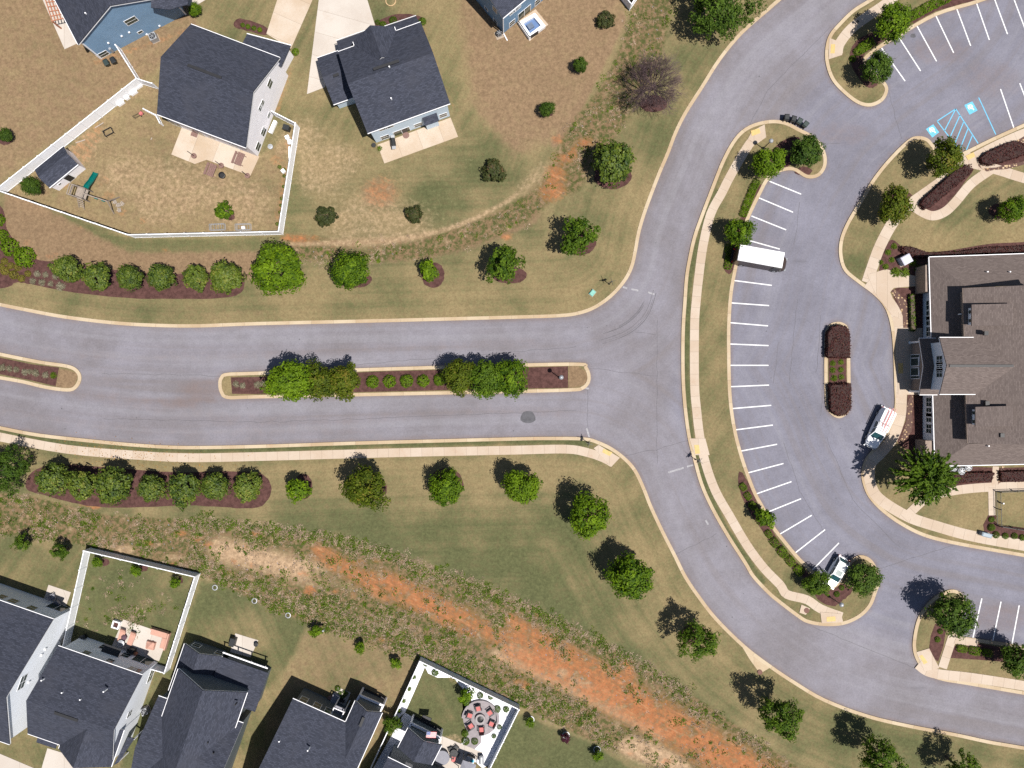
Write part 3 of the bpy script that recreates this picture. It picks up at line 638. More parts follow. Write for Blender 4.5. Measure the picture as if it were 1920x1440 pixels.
for cx, cy in ((1748.5, 245), (1820.5, 202)):       # wheelchair figure: wheel, body, head
    ux, uy = .53, .85; vx, vy = .85, -.53
    q = lambda a, b: (cx+ux*a+vx*b, cy+uy*a+vy*b)
    ribbon(mb, [q(-1.5+4.2*math.cos(t), 1.0*0+4.2*math.sin(t)-.3) for t in np.linspace(.9, 5.4, 14)], .12, None, .010)
    ribbon(mb, [q(-5.5, -2), q(-1, -1), q(1.5, -.6), q(2.2, 2.2), q(6.5, 2.4)], .16, None, .012)
    ribbon(mb, [q(-1.2, -1), q(-1, 2.6)], .13, None, .013)
    mb.prism([P2(*q(-6.6+1.1*math.cos(t), -2.3+1.1*math.sin(t))) for t in np.linspace(0, 2*PI, 9)[:-1]], None, .014)
struct(mb.build('wheelchair_symbols', M_PAINT))
mb = MB(); mb2 = MB()
SE = [(1557,52,1440,168),(1440,168,1400,245),(190,700,420,705),(420,704,1080,650),(193,785,480,792),(480,792,1080,770),(1105,690,1235,706),(1103,730,1102,800),(1232,600,1232,870),(1170,855,1290,827),(1190,622,1230,628),(1265,1040,1345,1000),(1480,270,1575,270),(1500,380,1490,460),(1495,560,1480,720),(1460,640,1450,720),(1540,590,1530,700),(1470,830,1500,920),(1500,920,1545,1000),(1640,1068,1790,1022),(1550,820,1600,940),(1600,940,1690,1030),(1660,150,1690,260),(1525,1176,1740,1262),(1540,780,1545,620)]
for x0, y0, x1, y1 in SE:
    n = max(3, int(math.dist((x0, y0), (x1, y1))/14)); px = [(x0+(x1-x0)*i/n+rng.normal(0, .8), y0+(y1-y0)*i/n+rng.normal(0, .8)) for i in range(n+1)]
    ribbon(mb, px, .045, None, .004)
for k in range(9):                                     # old tyre marks round the corner
    o_ = rng.uniform(-10, 14); a0 = rng.uniform(0, .3); a1 = rng.uniform(.5, 1); T = catmull([(1120,634),(1165,618),(1195,596),(1212,570),(1226,524)], sub=8); T = T[int(a0*len(T)):int(a1*len(T))]
    ribbon(mb, [(x+o_*.6, y+o_*.8) for x, y in T], rng.uniform(.03, .06), None, .0045+.0003*k)
struct(mb.build('road_seams', M_SEAM))
for c, r in (((990,782), 14), ((1712,67), 5)): 
    mb2.prism([P2(c[0]+r*(1+.12*math.sin(3*t))*math.cos(t), c[1]+r*.9*(1+.1*math.cos(2*t))*math.sin(t)) for t in np.linspace(0, 2*PI, 15)[:-1]], None, .007)
for i in range(70):
    x, y = rng.uniform(0, 1900), rng.uniform(600, 820)
    if rng.random() < .5: x, y = rng.uniform(1200, 1900), rng.uniform(60, 1250)
    if min(sdist(np.array([[x]]), np.array([[y]]), L_)[0, 0] for L_ in LANDS) < 6: continue
    r = rng.uniform(.5, 1.4); mb2.prism([P2(x+r*math.cos(t), y+r*math.sin(t)*.8) for t in np.linspace(0, 2*PI, 7)[:-1]], None, .0085)
struct(mb2.build('road_patches', M_PATCH))
# ------------------------------------------------------------------ buildings
def rect(p0, p1, p2, z):        # eave corners c0, c1 and a point on the far eave -> true rectangle
    a, b, c = P2(*p0, z), P2(*p1, z), P2(*p2, z)
    u = (b-a).normalized(); v = Vector((-u.y, u.x)); d = (c-b).dot(v)
    return [a, b, b+v*d, a+v*d]
def roof_poly(mb, pts, t=.16, u=None):       # roof slab from a list of world points, shingle rows along u
    pts = [Vector(p) for p in pts]
    n = (pts[1]-pts[0]).cross(pts[2]-pts[0])
    if n.z < 0: pts = pts[::-1]; n = -n
    n.normalize()
    u = Vector((-n.y, n.x, 0)) if u is None else Vector(u)
    if u.length < 1e-4: u = Vector((1, 0, 0))
    u.normalize(); w = n.cross(u)
    U = lambda p: (p.dot(u), p.dot(w))
    k = len(pts); lo = [p-Vector((0, 0, t)) for p in pts]
    tri = tessellate_polygon([pts])
    for tr in tri:
        q = [pts[i] for i in tr]
        if (q[1]-q[0]).cross(q[2]-q[0]).z < 0: q = q[::-1]
        mb.poly(q, [U(p) for p in q])
        q2 = [p-Vector((0, 0, t)) for p in q][::-1]; mb.poly(q2, [U(p) for p in q2])
    for i in range(k):
        q = (lo[i], lo[(i+1) % k], pts[(i+1) % k], pts[i]); mb.poly(q, [U(p) for p in q])
V3 = lambda p, z: Vector((p.x, p.y, z))
def gable(W, R, F, c, he, hr, o=.35, z0=.0, t=.16, gut=True):
    c0, c1, c2, c3 = c; r0 = (c0+c3)/2; r1 = (c1+c2)/2
    roof_poly(R, [V3(c0, he), V3(c1, he), V3(r1, hr), V3(r0, hr)], t, V3(c1-c0, 0))
    roof_poly(R, [V3(c3, he), V3(r0, hr), V3(r1, hr), V3(c2, he)], t, V3(c1-c0, 0))
    u = (c1-c0).normalized(); D = (c3-c0).length; v = (c3-c0).normalized()
    k = (hr-he)/(D/2)
    if F is not None:
        for a, b, s in ((c0, c1, -1), (c3, c2, 1)):
            F.beam(V3(a+v*s*.035, he-.09), V3(b+v*s*.035, he-.09), .085, .14)
        for a, b, s in ((c0, r0, -1), (r0, c3, -1), (c1, r1, 1), (r1, c2, 1)):
            za = he if a in (c0, c1) else hr; zb = hr if b in (r0, r1) else he
            F.beam(V3(a-u*s*.03, za-t-.1), V3(b-u*s*.03, zb-t-.1), .05, .16)
    w0, w1, w2, w3 = c0+u*o+v*o, c1-u*o+v*o, c2-u*o-v*o, c3+u*o-v*o
    hw = he+k*o-t-.02; ha = hr-t-.02; m0 = (w0+w3)/2; m1 = (w1+w2)/2
    W.poly([V3(w0, z0), V3(w1, z0), V3(w1, hw), V3(w0, hw)]); W.poly([V3(w2, z0), V3(w3, z0), V3(w3, hw), V3(w2, hw)])
    W.poly([V3(w1, z0), V3(w2, z0), V3(w2, hw), V3(m1, ha), V3(w1, hw)]); W.poly([V3(w3, z0), V3(w0, z0), V3(w0, hw), V3(m0, ha), V3(w3, hw)])
    cen = (w0+w2)/2
    def side(a, b):
        n = Vector((-(b-a).y, (b-a).x)).normalized()
        if n.dot((a+b)/2-cen) < 0: n = -n
        return (a, b, n)
    return [side(w0, w1), side(w1, w2), side(w2, w3), side(w3, w0)]
CAM = Vector((0, 0, H))
def on_wall(wall, px, py):
    a, b, n = wall; d = P(px, py)-CAM; n3 = Vector((n.x, n.y, 0))
    t = n3.dot(V3(a, 0)-CAM)/n3.dot(d); return CAM+d*t
def window(root, wall, px, py, w, h, split='v', frame=None, z=None, name='window'):
    a, b, n = wall; q = on_wall(wall, px, py)
    if z is not None: q.z = z
    u = (b-a).normalized(); n3 = Vector((n.x, n.y, 0)); u3 = Vector((u.x, u.y, 0)); Z = Vector((0, 0, 1))
    F = MB(); c = q+n3*.022; fw = .07
    def bar(du, dz, su, sz, th=.03):
        m = c+u3*du+Z*dz; pts = lambda off: [m+u3*(su/2*i)+Z*(sz/2*j)+n3*off for i, j in ((-1,-1),(1,-1),(1,1),(-1,1))]
        F.hull(pts(-th/2), pts(th/2))
    bar(0, h/2+fw/2, w+2*fw, fw); bar(0, -h/2-fw/2, w+2*fw, fw); bar(w/2+fw/2, 0, fw, h); bar(-w/2-fw/2, 0, fw, h)
    if split == 'v': bar(0, 0, .07, h, .026)
    if split in ('h', 'g'): bar(0, 0, w, .06, .026)
    if split == 'g': bar(0, 0, .07, h, .024)
    f = F.build(name, frame or M_TRIM, root)
    G = MB(); g = c+n3*.006
    G.poly([g+u3*(w/2*i)+Z*(h/2*j) for i, j in ((-1,-1),(1,-1),(1,1),(-1,1))])
    G.build('pane', M_GLASS, root).parent = f
    return f
def vent(root, R, px, py, z, h=.45, m=None):
    mb = MB(); p = P(px, py, z); mb.tube([p-Vector((0, 0, .5)), p+Vector((0, 0, h))], .09, 8); mb.build('roof_vent', m or M_TRIM, root)
def ridge_cap(root, p0, z0, p1, z1, w=.34):
    mb = MB(); a, b = P(*p0, z0), P(*p1, z1); mb.beam(a+Vector((0, 0, .03)), b+Vector((0, 0, .03)), w, .1); mb.build('ridge_vent', M_DARK, root)
def finish(root, W, R, F, wm, rm=None):
    W.build('wall', wm, root); r = R.build('roof', rm or M_ROOF, root); F.build('fascia', M_TRIM, root); return r
def house(label, px, py):
    return thing('house', label, 'house', tuple(P(px, py)), group='houses around the road'), MB(), MB(), MB()

# A blue house, upper corner
root, W, R, F = house('blue sided house with a broad gable wall facing the white fence, pale slab beside it', 230, 40)
cA = rect((146,83),(322,-9),(0,0),5.8); a0, a3 = cA[0], cA[1]; dirb = Vector((a0-a3)).normalized(); back = Vector((dirb.y, -dirb.x))
if back.x > 0: back = -back
wA = gable(W, R, F, [a0, a0+back*14, a3+back*14, a3], 5.8, 9.7)
roof_poly(R, [P(283,14,6.6), P(318,18,6.0), P(352,8,6.0), P(352,-40,6.6), P(283,-40,7.2)])
finish(root, W, R, F, M_WBLUE)
wl = wA[3]
for x, y, w, h, s in ((246,39,1.5,1.2,'h'), (193,102,1.4,1.1,'h'), (263,60,.6,.5,None)): window(root, wl, x, y, w, h, s)
mb = MB(); q = on_wall(wl, 208, 92); mb.box(q+V3(wl[2], 0)*.12, (.35, .3, 1.0), math.atan2(wl[2].y, wl[2].x)); mb.build('meter_box', M_STEEL, root)
for x, y in ((299,48),(275,64),(242,60),(228,67),(203,80)):
    mb = MB(); q = on_wall(wl, x, y); mb.box(q+V3(wl[2], 0)*.06, (.14, .22, .22), math.atan2(wl[2].y, wl[2].x)); mb.build('wall_vent', M_TRIM, root)
mb = MB(); mb.beam(V3(wl[0], .1)+V3(wl[2], 0)*.06, V3(wl[0], 5.6)+V3(wl[2], 0)*.06, .14); mb.build('corner_board', M_TRIM, root); mb = MB(); mb.beam(V3(wl[1], .1)+V3(wl[2], 0)*.06, V3(wl[1], 5.6)+V3(wl[2], 0)*.06, .14); mb.build('corner_board', M_TRIM, root)
vent(root, R, 163, 27, 7.5)

# B pale grey two-storey house in the fenced yard
root, W, R, F = house('pale grey two-storey house with dark roof inside the white-fenced clay yard', 420, 165)
cB = rect((294,214),(461,277),(522,107),5.7); wB = gable(W, R, F, cB, 5.7, 9.6)
roof_poly(R, [P(463,64,3.2), P(545,86,3.2), P(527,125,4.4), P(445,100,4.4)])
W.prism([P2(468,72,3), P2(540,90,3), P2(524,120,3), P2(450,96,3)], 0, 3.0)
F.beam(P(463,63,3.1), P(546,85,3.1), .1, .16)
finish(root, W, R, F, M_WGREY)
wE = wB[1]; wS = wB[0]
for x, y, w, h, s in ((506,157,1.0,1.4,'h'), (492,194,.75,.9,'h'), (488,202,.75,.9,'h'), (504,216,.7,.7,'h'), (494,247,1.0,1.4,'h'), (484,275,1.0,1.4,'h')): window(root, wE, x, y, w, h, s)
for x, y, z, w, h in ((385,248,1.2,1.0,1.3), (428,264,1.2,1.0,1.3), (362,242,1.15,1.9,2.1), (318,224,1.2,1.5,1.5)): window(root, wS, x, y, w, h, 'v', z=z)
for x, y in ((327,146),(379,154),(414,171)): vent(root, R, x, y, 8)
vent(root, R, 343, 134, 8.4, .55)
ridge_cap(root, (352,122), 9.62, (415,146), 9.62)
# C pale blue house beside the driveway
root, W, R, F = house('pale blue house with attached low wing, a grill on its back patio', 725, 160)
cC = rect((689,250),(844,194),(789,41),5.7); wC = gable(W, R, F, cC, 5.7, 8.9)
cw = rect((625,196),(668,181),(634,95),3.0); wW = gable(W, R, F, cw, 3.0, 4.5)
uC = (cC[1]-cC[0]).normalized(); vC = (cC[2]-cC[1]).normalized()
g0 = P2(662,78,5.7); gable(W, R, F, [g0+vC*-4.2, g0, g0+uC*5.6, g0+uC*5.6+vC*-4.2], 5.7, 8.3)
roof_poly(R, [P(631,77,3.0), P(690,56,3.0), P(698,80,4.3), P(638,101,4.3)]); roof_poly(R, [P(721,50,3.1), P(780,30,3.1), P(790,50,4.2), P(731,70,4.2)])
W.prism([P2(637,82,3), P2(690,63,3), P2(700,90,3), P2(645,108,3)], 0, 2.9); W.prism([P2(728,55,3), P2(776,38,3), P2(786,60,3), P2(738,74,3)], 0, 2.9)
F.beam(P(721,49,2.98), P(780,29,2.98), .05, .12); F.beam(P(630,76,2.88), P(690,55,2.88), .05, .12)
finish(root, W, R, F, M_WLBLUE)
wl = wC[0]
for x, y, w, h, s in ((722,257,1.1,1.3,'h'), (784,234,1.0,1.2,'h'), (831,216,1.0,1.2,'h'), (718,241,1.0,1.1,'h'), (730,237,1.0,1.1,'h')): window(root, wl, x, y, w, h, s)
window(root, wl, 753.5, 247, 2.2, 1.9, 'v', name='patio_door')
mb = MB(); q = on_wall(wl, 811, 236); rz = math.atan2(uC.y, uC.x); nn = V3(wl[2], 0); q.z = 1.35; mb.box(q+nn*.35, (1.7, .7, 2.5), rz); bo = mb.build('bump_out', M_WLBLUE, root)
mb = MB(); u3 = V3(uC, 0); t_ = q+nn*.02; mb2 = MB(); roof_poly(mb2, [t_+u3*-1+Vector((0,0,1.9)), t_+u3*1+Vector((0,0,1.9)), t_+u3*1+nn*.95+Vector((0,0,1.4)), t_+u3*-1+nn*.95+Vector((0,0,1.4))], .1); mb2.build('awning', M_ROOF, root)
for x, y in ((697,173),(734,186),(762,157),(809,134)): vent(root, R, x, y, 7.2)
vent(root, R, 731, 128, 8.6, .6); ridge_cap(root, (700,130), 8.94, (748,114), 8.94); ridge_cap(root, (625,143), 4.52, (635,139), 4.52)
# D deep blue house, top edge
root, W, R, F = house('deep blue two-storey house at the top edge with a square tub behind it', 960, -10)
s0 = P2(943,34,5.7); e_ = Vector((740, 620)).normalized(); f_ = Vector((-620, 740)).normalized()
wD = gable(W, R, F, [s0, s0+e_*14, s0+e_*14+f_*11, s0+f_*11], 5.7, 8.6)
finish(root, W, R, F, M_WNAVY)
for x, y, w, h, s in ((960,43,.9,1.2,'h'), (961,22,.9,1.0,'h'), (971,14,.9,1.0,'h'), (1008,3,.9,1.4,'h')): window(root, wD[0], x, y, w, h, s)
window(root, wD[0], 983, 24, 2.1, 2.0, 'v', name='patio_door')
for x, y, w, h in ((929,41,.7,1.2), (928,18,.8,1.2), (912,16,.6,.7)): window(root, wD[3], x, y, w, h, 'h')
mb = MB(); p = V3(wD[0][0]+wD[0][2]*.1-e_*.1, 0); mb.beam(p+Vector((0,0,.3)), p+Vector((0,0,5.5)), .12); mb.beam(p+Vector((0,0,.3)), p+Vector((.5,-.9,.15)), .12); mb.build('downspout', M_TRIM, root)
# E pale house at the left edge
root, W, R, F = house('pale grey house cut by the lower-left edge, small patio with chairs behind', 20, 1240)
c0 = P2(100,1161,5.7); uu = (P2(0,1126,5.7)-c0).normalized(); vv = Vector((-uu.y, uu.x)); vv = vv if vv.y < 0 else -vv
wE_ = gable(W, R, F, [c0, c0+uu*14, c0+uu*14+vv*17, c0+vv*17], 5.7, 11.0)
roof_poly(R, [P(-25,1362,3.0), P(23,1377,3.0), P(28,1344,3.9), P(-18,1330,3.9)])
for q_ in ((-20,1360),(20,1373)):
    mb = MB(); v_ = P2(*q_, 3.0); mb.beam(V3(v_, .0), V3(v_, 2.9), .16); mb.build('porch_post', M_TRIM, root)
finish(root, W, R, F, M_WWHITE)
for x, y, z, w, h in ((4,1119,4.4,.9,1.2), (25,1127,4.4,1.1,1.2), (60,1140,1.5,1.0,1.2)): window(root, wE_[0], x, y, w, h, 'h')
window(root, wE_[0], 88, 1148, 2.2, 2.0, 'v', name='patio_door', z=1.25)
window(root, wE_[3], 42, 1279, 1.8, 1.3, 'g')
for x, y in ((84,1217),(77,1228),(53,1279)):
    mb = MB(); q = on_wall(wE_[3], x, y); mb.box(q+V3(wE_[3][2], 0)*.08, (.2, .25, .25)); mb.build('wall_vent', M_TRIM, root)
# F white house in the fenced lawn
root, W, R, F = house('white house with dark roof and front gable in the small white-fenced lawn', 200, 1310)
cF = rect((109,1211),(267,1266),(211,1418),5.7); uF = (cF[1]-cF[0]).normalized(); vF = (cF[2]-cF[1]).normalized()
D_ = 11.9; cF = [cF[0], cF[1], cF[1]+vF*D_, cF[0]+vF*D_]; wF = gable(W, R, F, cF, 5.7, 9.3)
g0 = P2(110,1404,5.7); gable(W, R, F, [g0, g0-vF*5.0, g0-vF*5.0+uF*7.1, g0+uF*7.1], 5.7, 8.5)
roof_poly(R, [P(68,1392,3.0), P(104,1404,3.0), P(110,1380,3.8), P(74,1368,3.8)]); roof_poly(R, [P(212,1436,3.0), P(222,1430,3.0), P(252,1385,3.3), P(240,1382,3.3)])
for q_ in ((72,1391),(102,1401),(221,1429),(250,1387)):
    mb = MB(); v_ = P2(*q_, 3.0); mb.beam(V3(v_, .0), V3(v_, 2.9), .16); mb.build('porch_post', M_TRIM, root)
finish(root, W, R, F, M_WWHITE)
wl = wF[0]
for x, y, w, h in ((196,1214,1.1,1.3), (236,1229,1.0,1.2), (163,1224,.9,.9), (207,1239,.9,.9), (248,1254,.9,1.0), (258,1257,.9,1.0)): window(root, wl, x, y, w, h, 'h', M_WGREY)
window(root, wl, 268, 1238, 2.4, 1.9, 'v', name='patio_door')
for x, y, w, h in ((283,1266,1.7,1.4), (243,1338,.8,1.2)): window(root, wF[1], x, y, w, h, 'g')
mb = MB(); q = on_wall(wl, 217, 1219); nn = V3(wl[2], 0); u3 = V3(uF, 0); q.z = 2.6; mb.quad(q-u3*1.2, q+u3*1.2, q+u3*1.2+nn*1.0-Vector((0,0,.35)), q-u3*1.2+nn*1.0-Vector((0,0,.35))); mb.build('awning', M_DARK, root)
for x, y in ((81,1274),(119,1297),(153,1310),(197,1295),(160,1349)): vent(root, R, x, y, 8)
ridge_cap(root, (102,1336), 9.33, (146,1351), 9.33)
# G dark roofed house with several gables
root, W, R, F = house('slate house with a many-gabled dark roof between the white house and the balcony house', 400, 1340)
apx = P2(380,1295,8.4); e = (P2(416,1231,3)-P2(346,1207,3)).normalized(); d = Vector((e.y, -e.x)); d = d if d.y < 0 else -d
c = P2(346,1207,3.0); w_ = (P2(416,1231,3)-c).length
wG = gable(W, R, F, [c, c+d*6.5, c+d*6.5+e*w_, c+e*w_], 3.0, 4.5)
roof_poly(R, [P(414,1231,3.0), P(503,1262,3.0), P(478,1335,3.9), P(388,1304,3.9)])
W.prism([P2(420,1240,3), P2(497,1266,3), P2(478,1325,3), P2(400,1300,3)], 0, 2.75)
wG2 = gable(W, R, F, [apx-e*4.7, apx-e*4.7+d*16, apx+e*4.7+d*16, apx+e*4.7], 5.0, 8.4, .2)
x0 = P2(297,1305,4.2); gable(W, R, F, [x0, x0+e*5.0, x0+e*5.0+d*12, x0+d*12], 4.2, 6.6, .25)
x1 = P2(456,1356,4.6); gable(W, R, F, [x1, x1-e*6.0, x1-e*6.0+d*10, x1+d*10], 4.6, 7.2, .25)
finish(root, W, R, F, M_WDARK)
wl = wG[3]
for x, y in ((369,1210), (411,1225)): window(root, wl, x, y, 1.0, 1.1, 'h')
mb = MB()
for k in range(4): mb.beam(P(420+k*26,1223+k*9,.1), P(420+k*26,1223+k*9,2.7), .12)
mb.beam(P(418,1223,2.75), P(502,1253,2.75), .16); mb.build('porch_frame', M_TRIM, root)
for x, y in ((442,1320),(391,1391),(333,1361),(370,1406),(401,1411),(388,1420),(386,1426)): vent(root, R, x, y, 6.6, .35, M_DARK)
# H slate house with balcony and screened porch
root, W, R, F = house('slate house with long dark roof, pale patio of potted plants and screened porch', 600, 1400)
c0 = P2(549,1310,5.2); e = (P2(647,1354,5.2)-c0).normalized(); d = Vector((e.y, -e.x)); d = d if d.y < 0 else -d
wH = gable(W, R, F, [c0, c0+e*11, c0+e*11+d*20, c0+d*20], 5.2, 9.4)
c1 = P2(666,1314,5.2); w_ = (P2(717,1336,5.2)-c1).length
gable(W, R, F, [c1, c1+d*14, c1+d*14+e*w_, c1+e*w_], 5.2, 6.7)
finish(root, W, R, F, M_WDARK)
for x, y in ((570,1312), (595,1323), (616,1333)): window(root, wH[0], x, y, .95, 1.5, 'h')
mb = MB(); z = 2.6
pc = [P2(675,1303,z), P2(719,1322,z), P2(707,1345,z), P2(662,1325,z)]
for i in (0, 1, 2): mb.beam(V3(pc[i], .1), V3(pc[i], 2.7), .22); mb.beam(V3(pc[i], 2.7), V3(pc[(i+1) % 4], 2.7), .26, .3)
mb.beam(V3(pc[3], 2.7), V3(pc[0], 2.7), .26, .3); mb.build('porch_frame', M_WGREY, root)
mb = MB(); mb.prism([V3(p, 0) for p in pc], .1, .35); mb.build('porch_floor', M_DARK, root)
mb = MB(); bp = [P2(629,1322,3.0), P2(648,1330,3.0), P2(640,1344,3.0), P2(624,1336,3.0)]
mb.prism(bp, 2.85, 3.0); bo = mb.build('balcony', M_CURT, root)
mb = MB()
for i in range(4): mb.beam(V3(bp[i], 3.9), V3(bp[(i+1) % 4], 3.9), .12); mb.beam(V3(bp[i], .1), V3(bp[i], 3.9), .12)
rl = mb.build('railing', M_WGREY, root); rl.parent = bo
for x, y in ((525,1388),(518,1420),(537,1435)): vent(root, R, x, y, 7)
vent(root, R, 579, 1404, 7.5, .6); ridge_cap(root, (682,1345), 6.74, (675,1362), 6.74)
# I slate house at the bottom edge
root, W, R, F = house('slate house at the bottom edge with a flag on its porch, beside the fire pit', 785, 1420)
cI = rect((746,1402),(765,1365),(829,1396),4.6); wI = gable(W, R, F, cI, 4.6, 6.1)
c0 = P2(727,1420,5.0); e = (P2(829,1396,4.6)-P2(765,1365,4.6)).normalized(); d = Vector((e.y, -e.x)); d = d if d.y < 0 else -d
wI2 = gable(W, R, F, [c0, c0+e*9, c0+e*9+d*10, c0+d*10], 5.0, 7.0)
finish(root, W, R, F, M_WDARK)
window(root, wI2[0], 766, 1436, .9, 1.2, 'h')
mb = MB(); pp = [P2(771,1356,2.7), P2(826,1383,2.7), P2(822,1394,2.7), P2(765,1368,2.7)]
for i in (0, 1): mb.beam(V3(pp[i], .1), V3(pp[i], 2.7), .22)
mb.beam(V3(pp[0], 2.75), V3(pp[1], 2.75), .3, .25); mb.beam(V3(pp[1], 2.75), V3(pp[2], 2.75), .3, .25); mb.beam(V3(pp[3], 2.75), V3(pp[0], 2.75), .3, .25); mb.build('porch_frame', M_WGREY, root)
mb = MB(); mb.prism(pp, .12, .3); mb.build('porch_floor', M_DARK, root)

# clubhouse
root = thing('clubhouse', 'large clubhouse with brown shingle hip roof, dormers and a gabled entrance', 'clubhouse', tuple(P(1850,680)))
W, R, F = MB(), MB(), MB()
E0, E1 = 3.2, 5.4
a, b = P(1742,482,E0), P(1753,874,E0); ne = P(2200,466,E0); se = P(2200,864,E0)
iW0, iW1 = P(1812,538,E1), P(1817,832,E1)
n_in = P(2200,528,E1); s_in = P(2200,829,E1)
roof_poly(R, [a, b, iW1, iW0], .2, (0, 1, 0)); roof_poly(R, [a, iW0, n_in, ne], .2, (1, 0, 0)); roof_poly(R, [b, se, s_in, iW1], .2, (1, 0, 0))
UE = 6.6
u0, u1 = P(1806,540,UE), P(1815,831,UE); top0, top1 = P(1990,532,10.6), P(1990,835,10.6)
roof_poly(R, [u0, u1, top1, top0], .2, (0, 1, 0))
uw = [Vector((u0.x+.5, u0.y-.4)), Vector((u1.x+.5, u1.y+.4)), Vector((top1.x, top1.y+.4)), Vector((top0.x, top0.y-.4))]
uwm = MB()
for i in range(4):
    p, q = uw[i], uw[(i+1) % 4]; hp = (UE-.1, UE-.1, 10.3, 10.3); uwm.poly([V3(p, 4.5), V3(q, 4.5), V3(q, hp[(i+1) % 4]), V3(p, hp[i])])
uwm.build('upper_wall', M_WTAN, root)
uf = MB(); uf.beam(u0+Vector((-.03,0,-.12)), u1+Vector((-.03,0,-.12)), .07, .16); uf.build('upper_fascia', M_WTAN, root)
for p, q in ((a, b), (a, ne), (b, se)): F.beam(p+Vector((0,0,-.07)), q+Vector((0,0,-.07)), .14, .16)
for (y0, y1) in ((571, 611), (763, 800)):       # shed dormers
    x_ = 1822 if y0 < 700 else 1829
    p0, p1 = P(x_, y0, 8.0), P(x_, y1, 8.0); q0, q1 = P(1900, y0-2, 9.3), P(1900, y1-1, 9.3)
    roof_poly(R, [p0, p1, q1, q0], .18, (0, 1, 0))
    dw = MB(); g0, g1 = Vector((p0.x+.25, p0.y-.35)), Vector((p1.x+.25, p1.y+.2))
    dw.prism([(g0.x, g0.y), (g1.x, g1.y), (g1.x+3.6, g1.y), (g0.x+3.6, g0.y)], 6.2, 7.85); dm = dw.build('dormer', M_WWHITE, root)
    wl = (g0, g1, Vector((-1, 0)))
    ym = (g0.y+g1.y)/2
    for dy in (.55, -.55):
        f = MB(); f.box((g0.x-.02, ym+dy, 7.3), (.06, .5, .75)); fr = f.build('window', M_TRIM, root); fr.parent = dm
        gl = MB(); gl.box((g0.x-.055, ym+dy, 7.3), (.03, .4, .65)); gl.build('pane', M_GLASS, root).parent = dm
# central gable: eaves run east
GE, GR = 7.0, 8.7
g = [P2(1762,633,GE), P2(1865,629,GE)]; gs = [P2(1766,739,GE), P2(1865,737,GE)]
cG = [Vector((g[0].x, g[0].y)), Vector((g[0].x+17, g[0].y)), Vector((g[0].x+17, gs[0].y)), Vector((g[0].x, gs[0].y))]
gw = MB(); wg = gable(gw, R, F, cG, GE, GR, .55); gw.build('gable_wall', M_WWHITE, root)
wl = wg[3]
for x, y in ((1766,675),(1766,687),(1766,699)): window(root, wl, x, y, 1.05, 1.35, 'g', z=5.9)
# porch gable in front
pc = [P2(1728,634,4.0), P2(1772,633,4.0), P2(1776,739,4.0), P2(1732,740,4.0)]
yN, yS = pc[0].y, pc[3].y; xw = pc[0].x
PW = MB(); wp = gable(PW, R, F, [Vector((xw, yN)), Vector((xw+5, yN)), Vector((xw+5, yS)), Vector((xw, yS))], 3.5, 4.6, .5); PW.build('porch_wall', M_WTAN, root)
wl = wp[3]; ym = (yN+yS)/2
for x, y, w, h in ((1725,671,.9,2.2),(1725,703,.9,2.2)): window(root, wl, x, y, w, h, 'v', z=1.3)
for dy in (.65, -.65):
    dmb = MB(); dmb.box((wl[0].x-.04, ym+dy, 1.25), (.08, 1.15, 2.3)); dd = dmb.build('door', M_TRIM, root)
    gl = MB(); gl.box((wl[0].x-.1, ym+dy, 1.3), (.03, .95, 1.9)); gl.build('pane', M_GLASS, root).parent = dd
for yy in (yN-.4, yS+.4): mb = MB(); mb.lathe((xw+.35, yy, .1), [(.2, 0), (.2, .1), (.15, .15), (.13, 3.0), (.2, 3.1)], 12); mb.build('column', M_TRIM, root)
# main walls
wx = P2(1749,482,E0).x+.25
ya, yb = a.y-.7, b.y+.7
W.poly([Vector((wx, ya, 0)), Vector((wx, yb, 0)), Vector((wx, yb, 3.25)), Vector((wx, ya, 3.25))]); W.poly([Vector((wx, ya, 0)), Vector((wx, ya, 3.3)), Vector((ne.x, ne.y-.7, 3.3)), Vector((ne.x, ne.y-.7, 0))]); W.poly([Vector((wx, yb, 0)), Vector((se.x, se.y+.7, 0)), Vector((se.x, se.y+.7, 3.3)), Vector((wx, yb, 3.3))])
W.build('wall', M_WWHITE, root)
wl = (Vector((wx, ya)), Vector((wx, yb)), Vector((-1, 0)))
for x, y in ((1737,573),(1737,592),(1738,602),(1738,622),(1743,754),(1744,773),(1744,783),(1745,804)): window(root, wl, x, y, 1.15, 1.3, 'g', z=1.75)
for y0, y1 in ((502, 552), (823, 868)):     # recessed corners in stone
    mb = MB(); mb.box((wx-.55, (P2(0,y0).y+P2(0,y1).y)/2, 1.45), (1.0, (y1-y0)*S*.98, 2.85)); mb.build('corner_bay', M_WTAN, root)
R.build('roof', M_ROOFB, root); F.build('fascia', M_TRIM, root)
for x, y, z in ((1847,625,8.0),(1849,756,7.6),(1877,816,7.9)):
    mb = MB(); p = P(x, y, z); mb.box(p+Vector((0,0,.1)), (.5, .5, .45)); mb.build('roof_vent', M_DARK, root)
for x, y, z in ((1852,836,5.4),(1850,510,4.5),(1892,510,4.5),(1800,589,5.2)): vent(root, R, x, y, z, .3)
ridge_cap(root, (1780,686), GR+.02, (1900,686), GR+.02, .3)

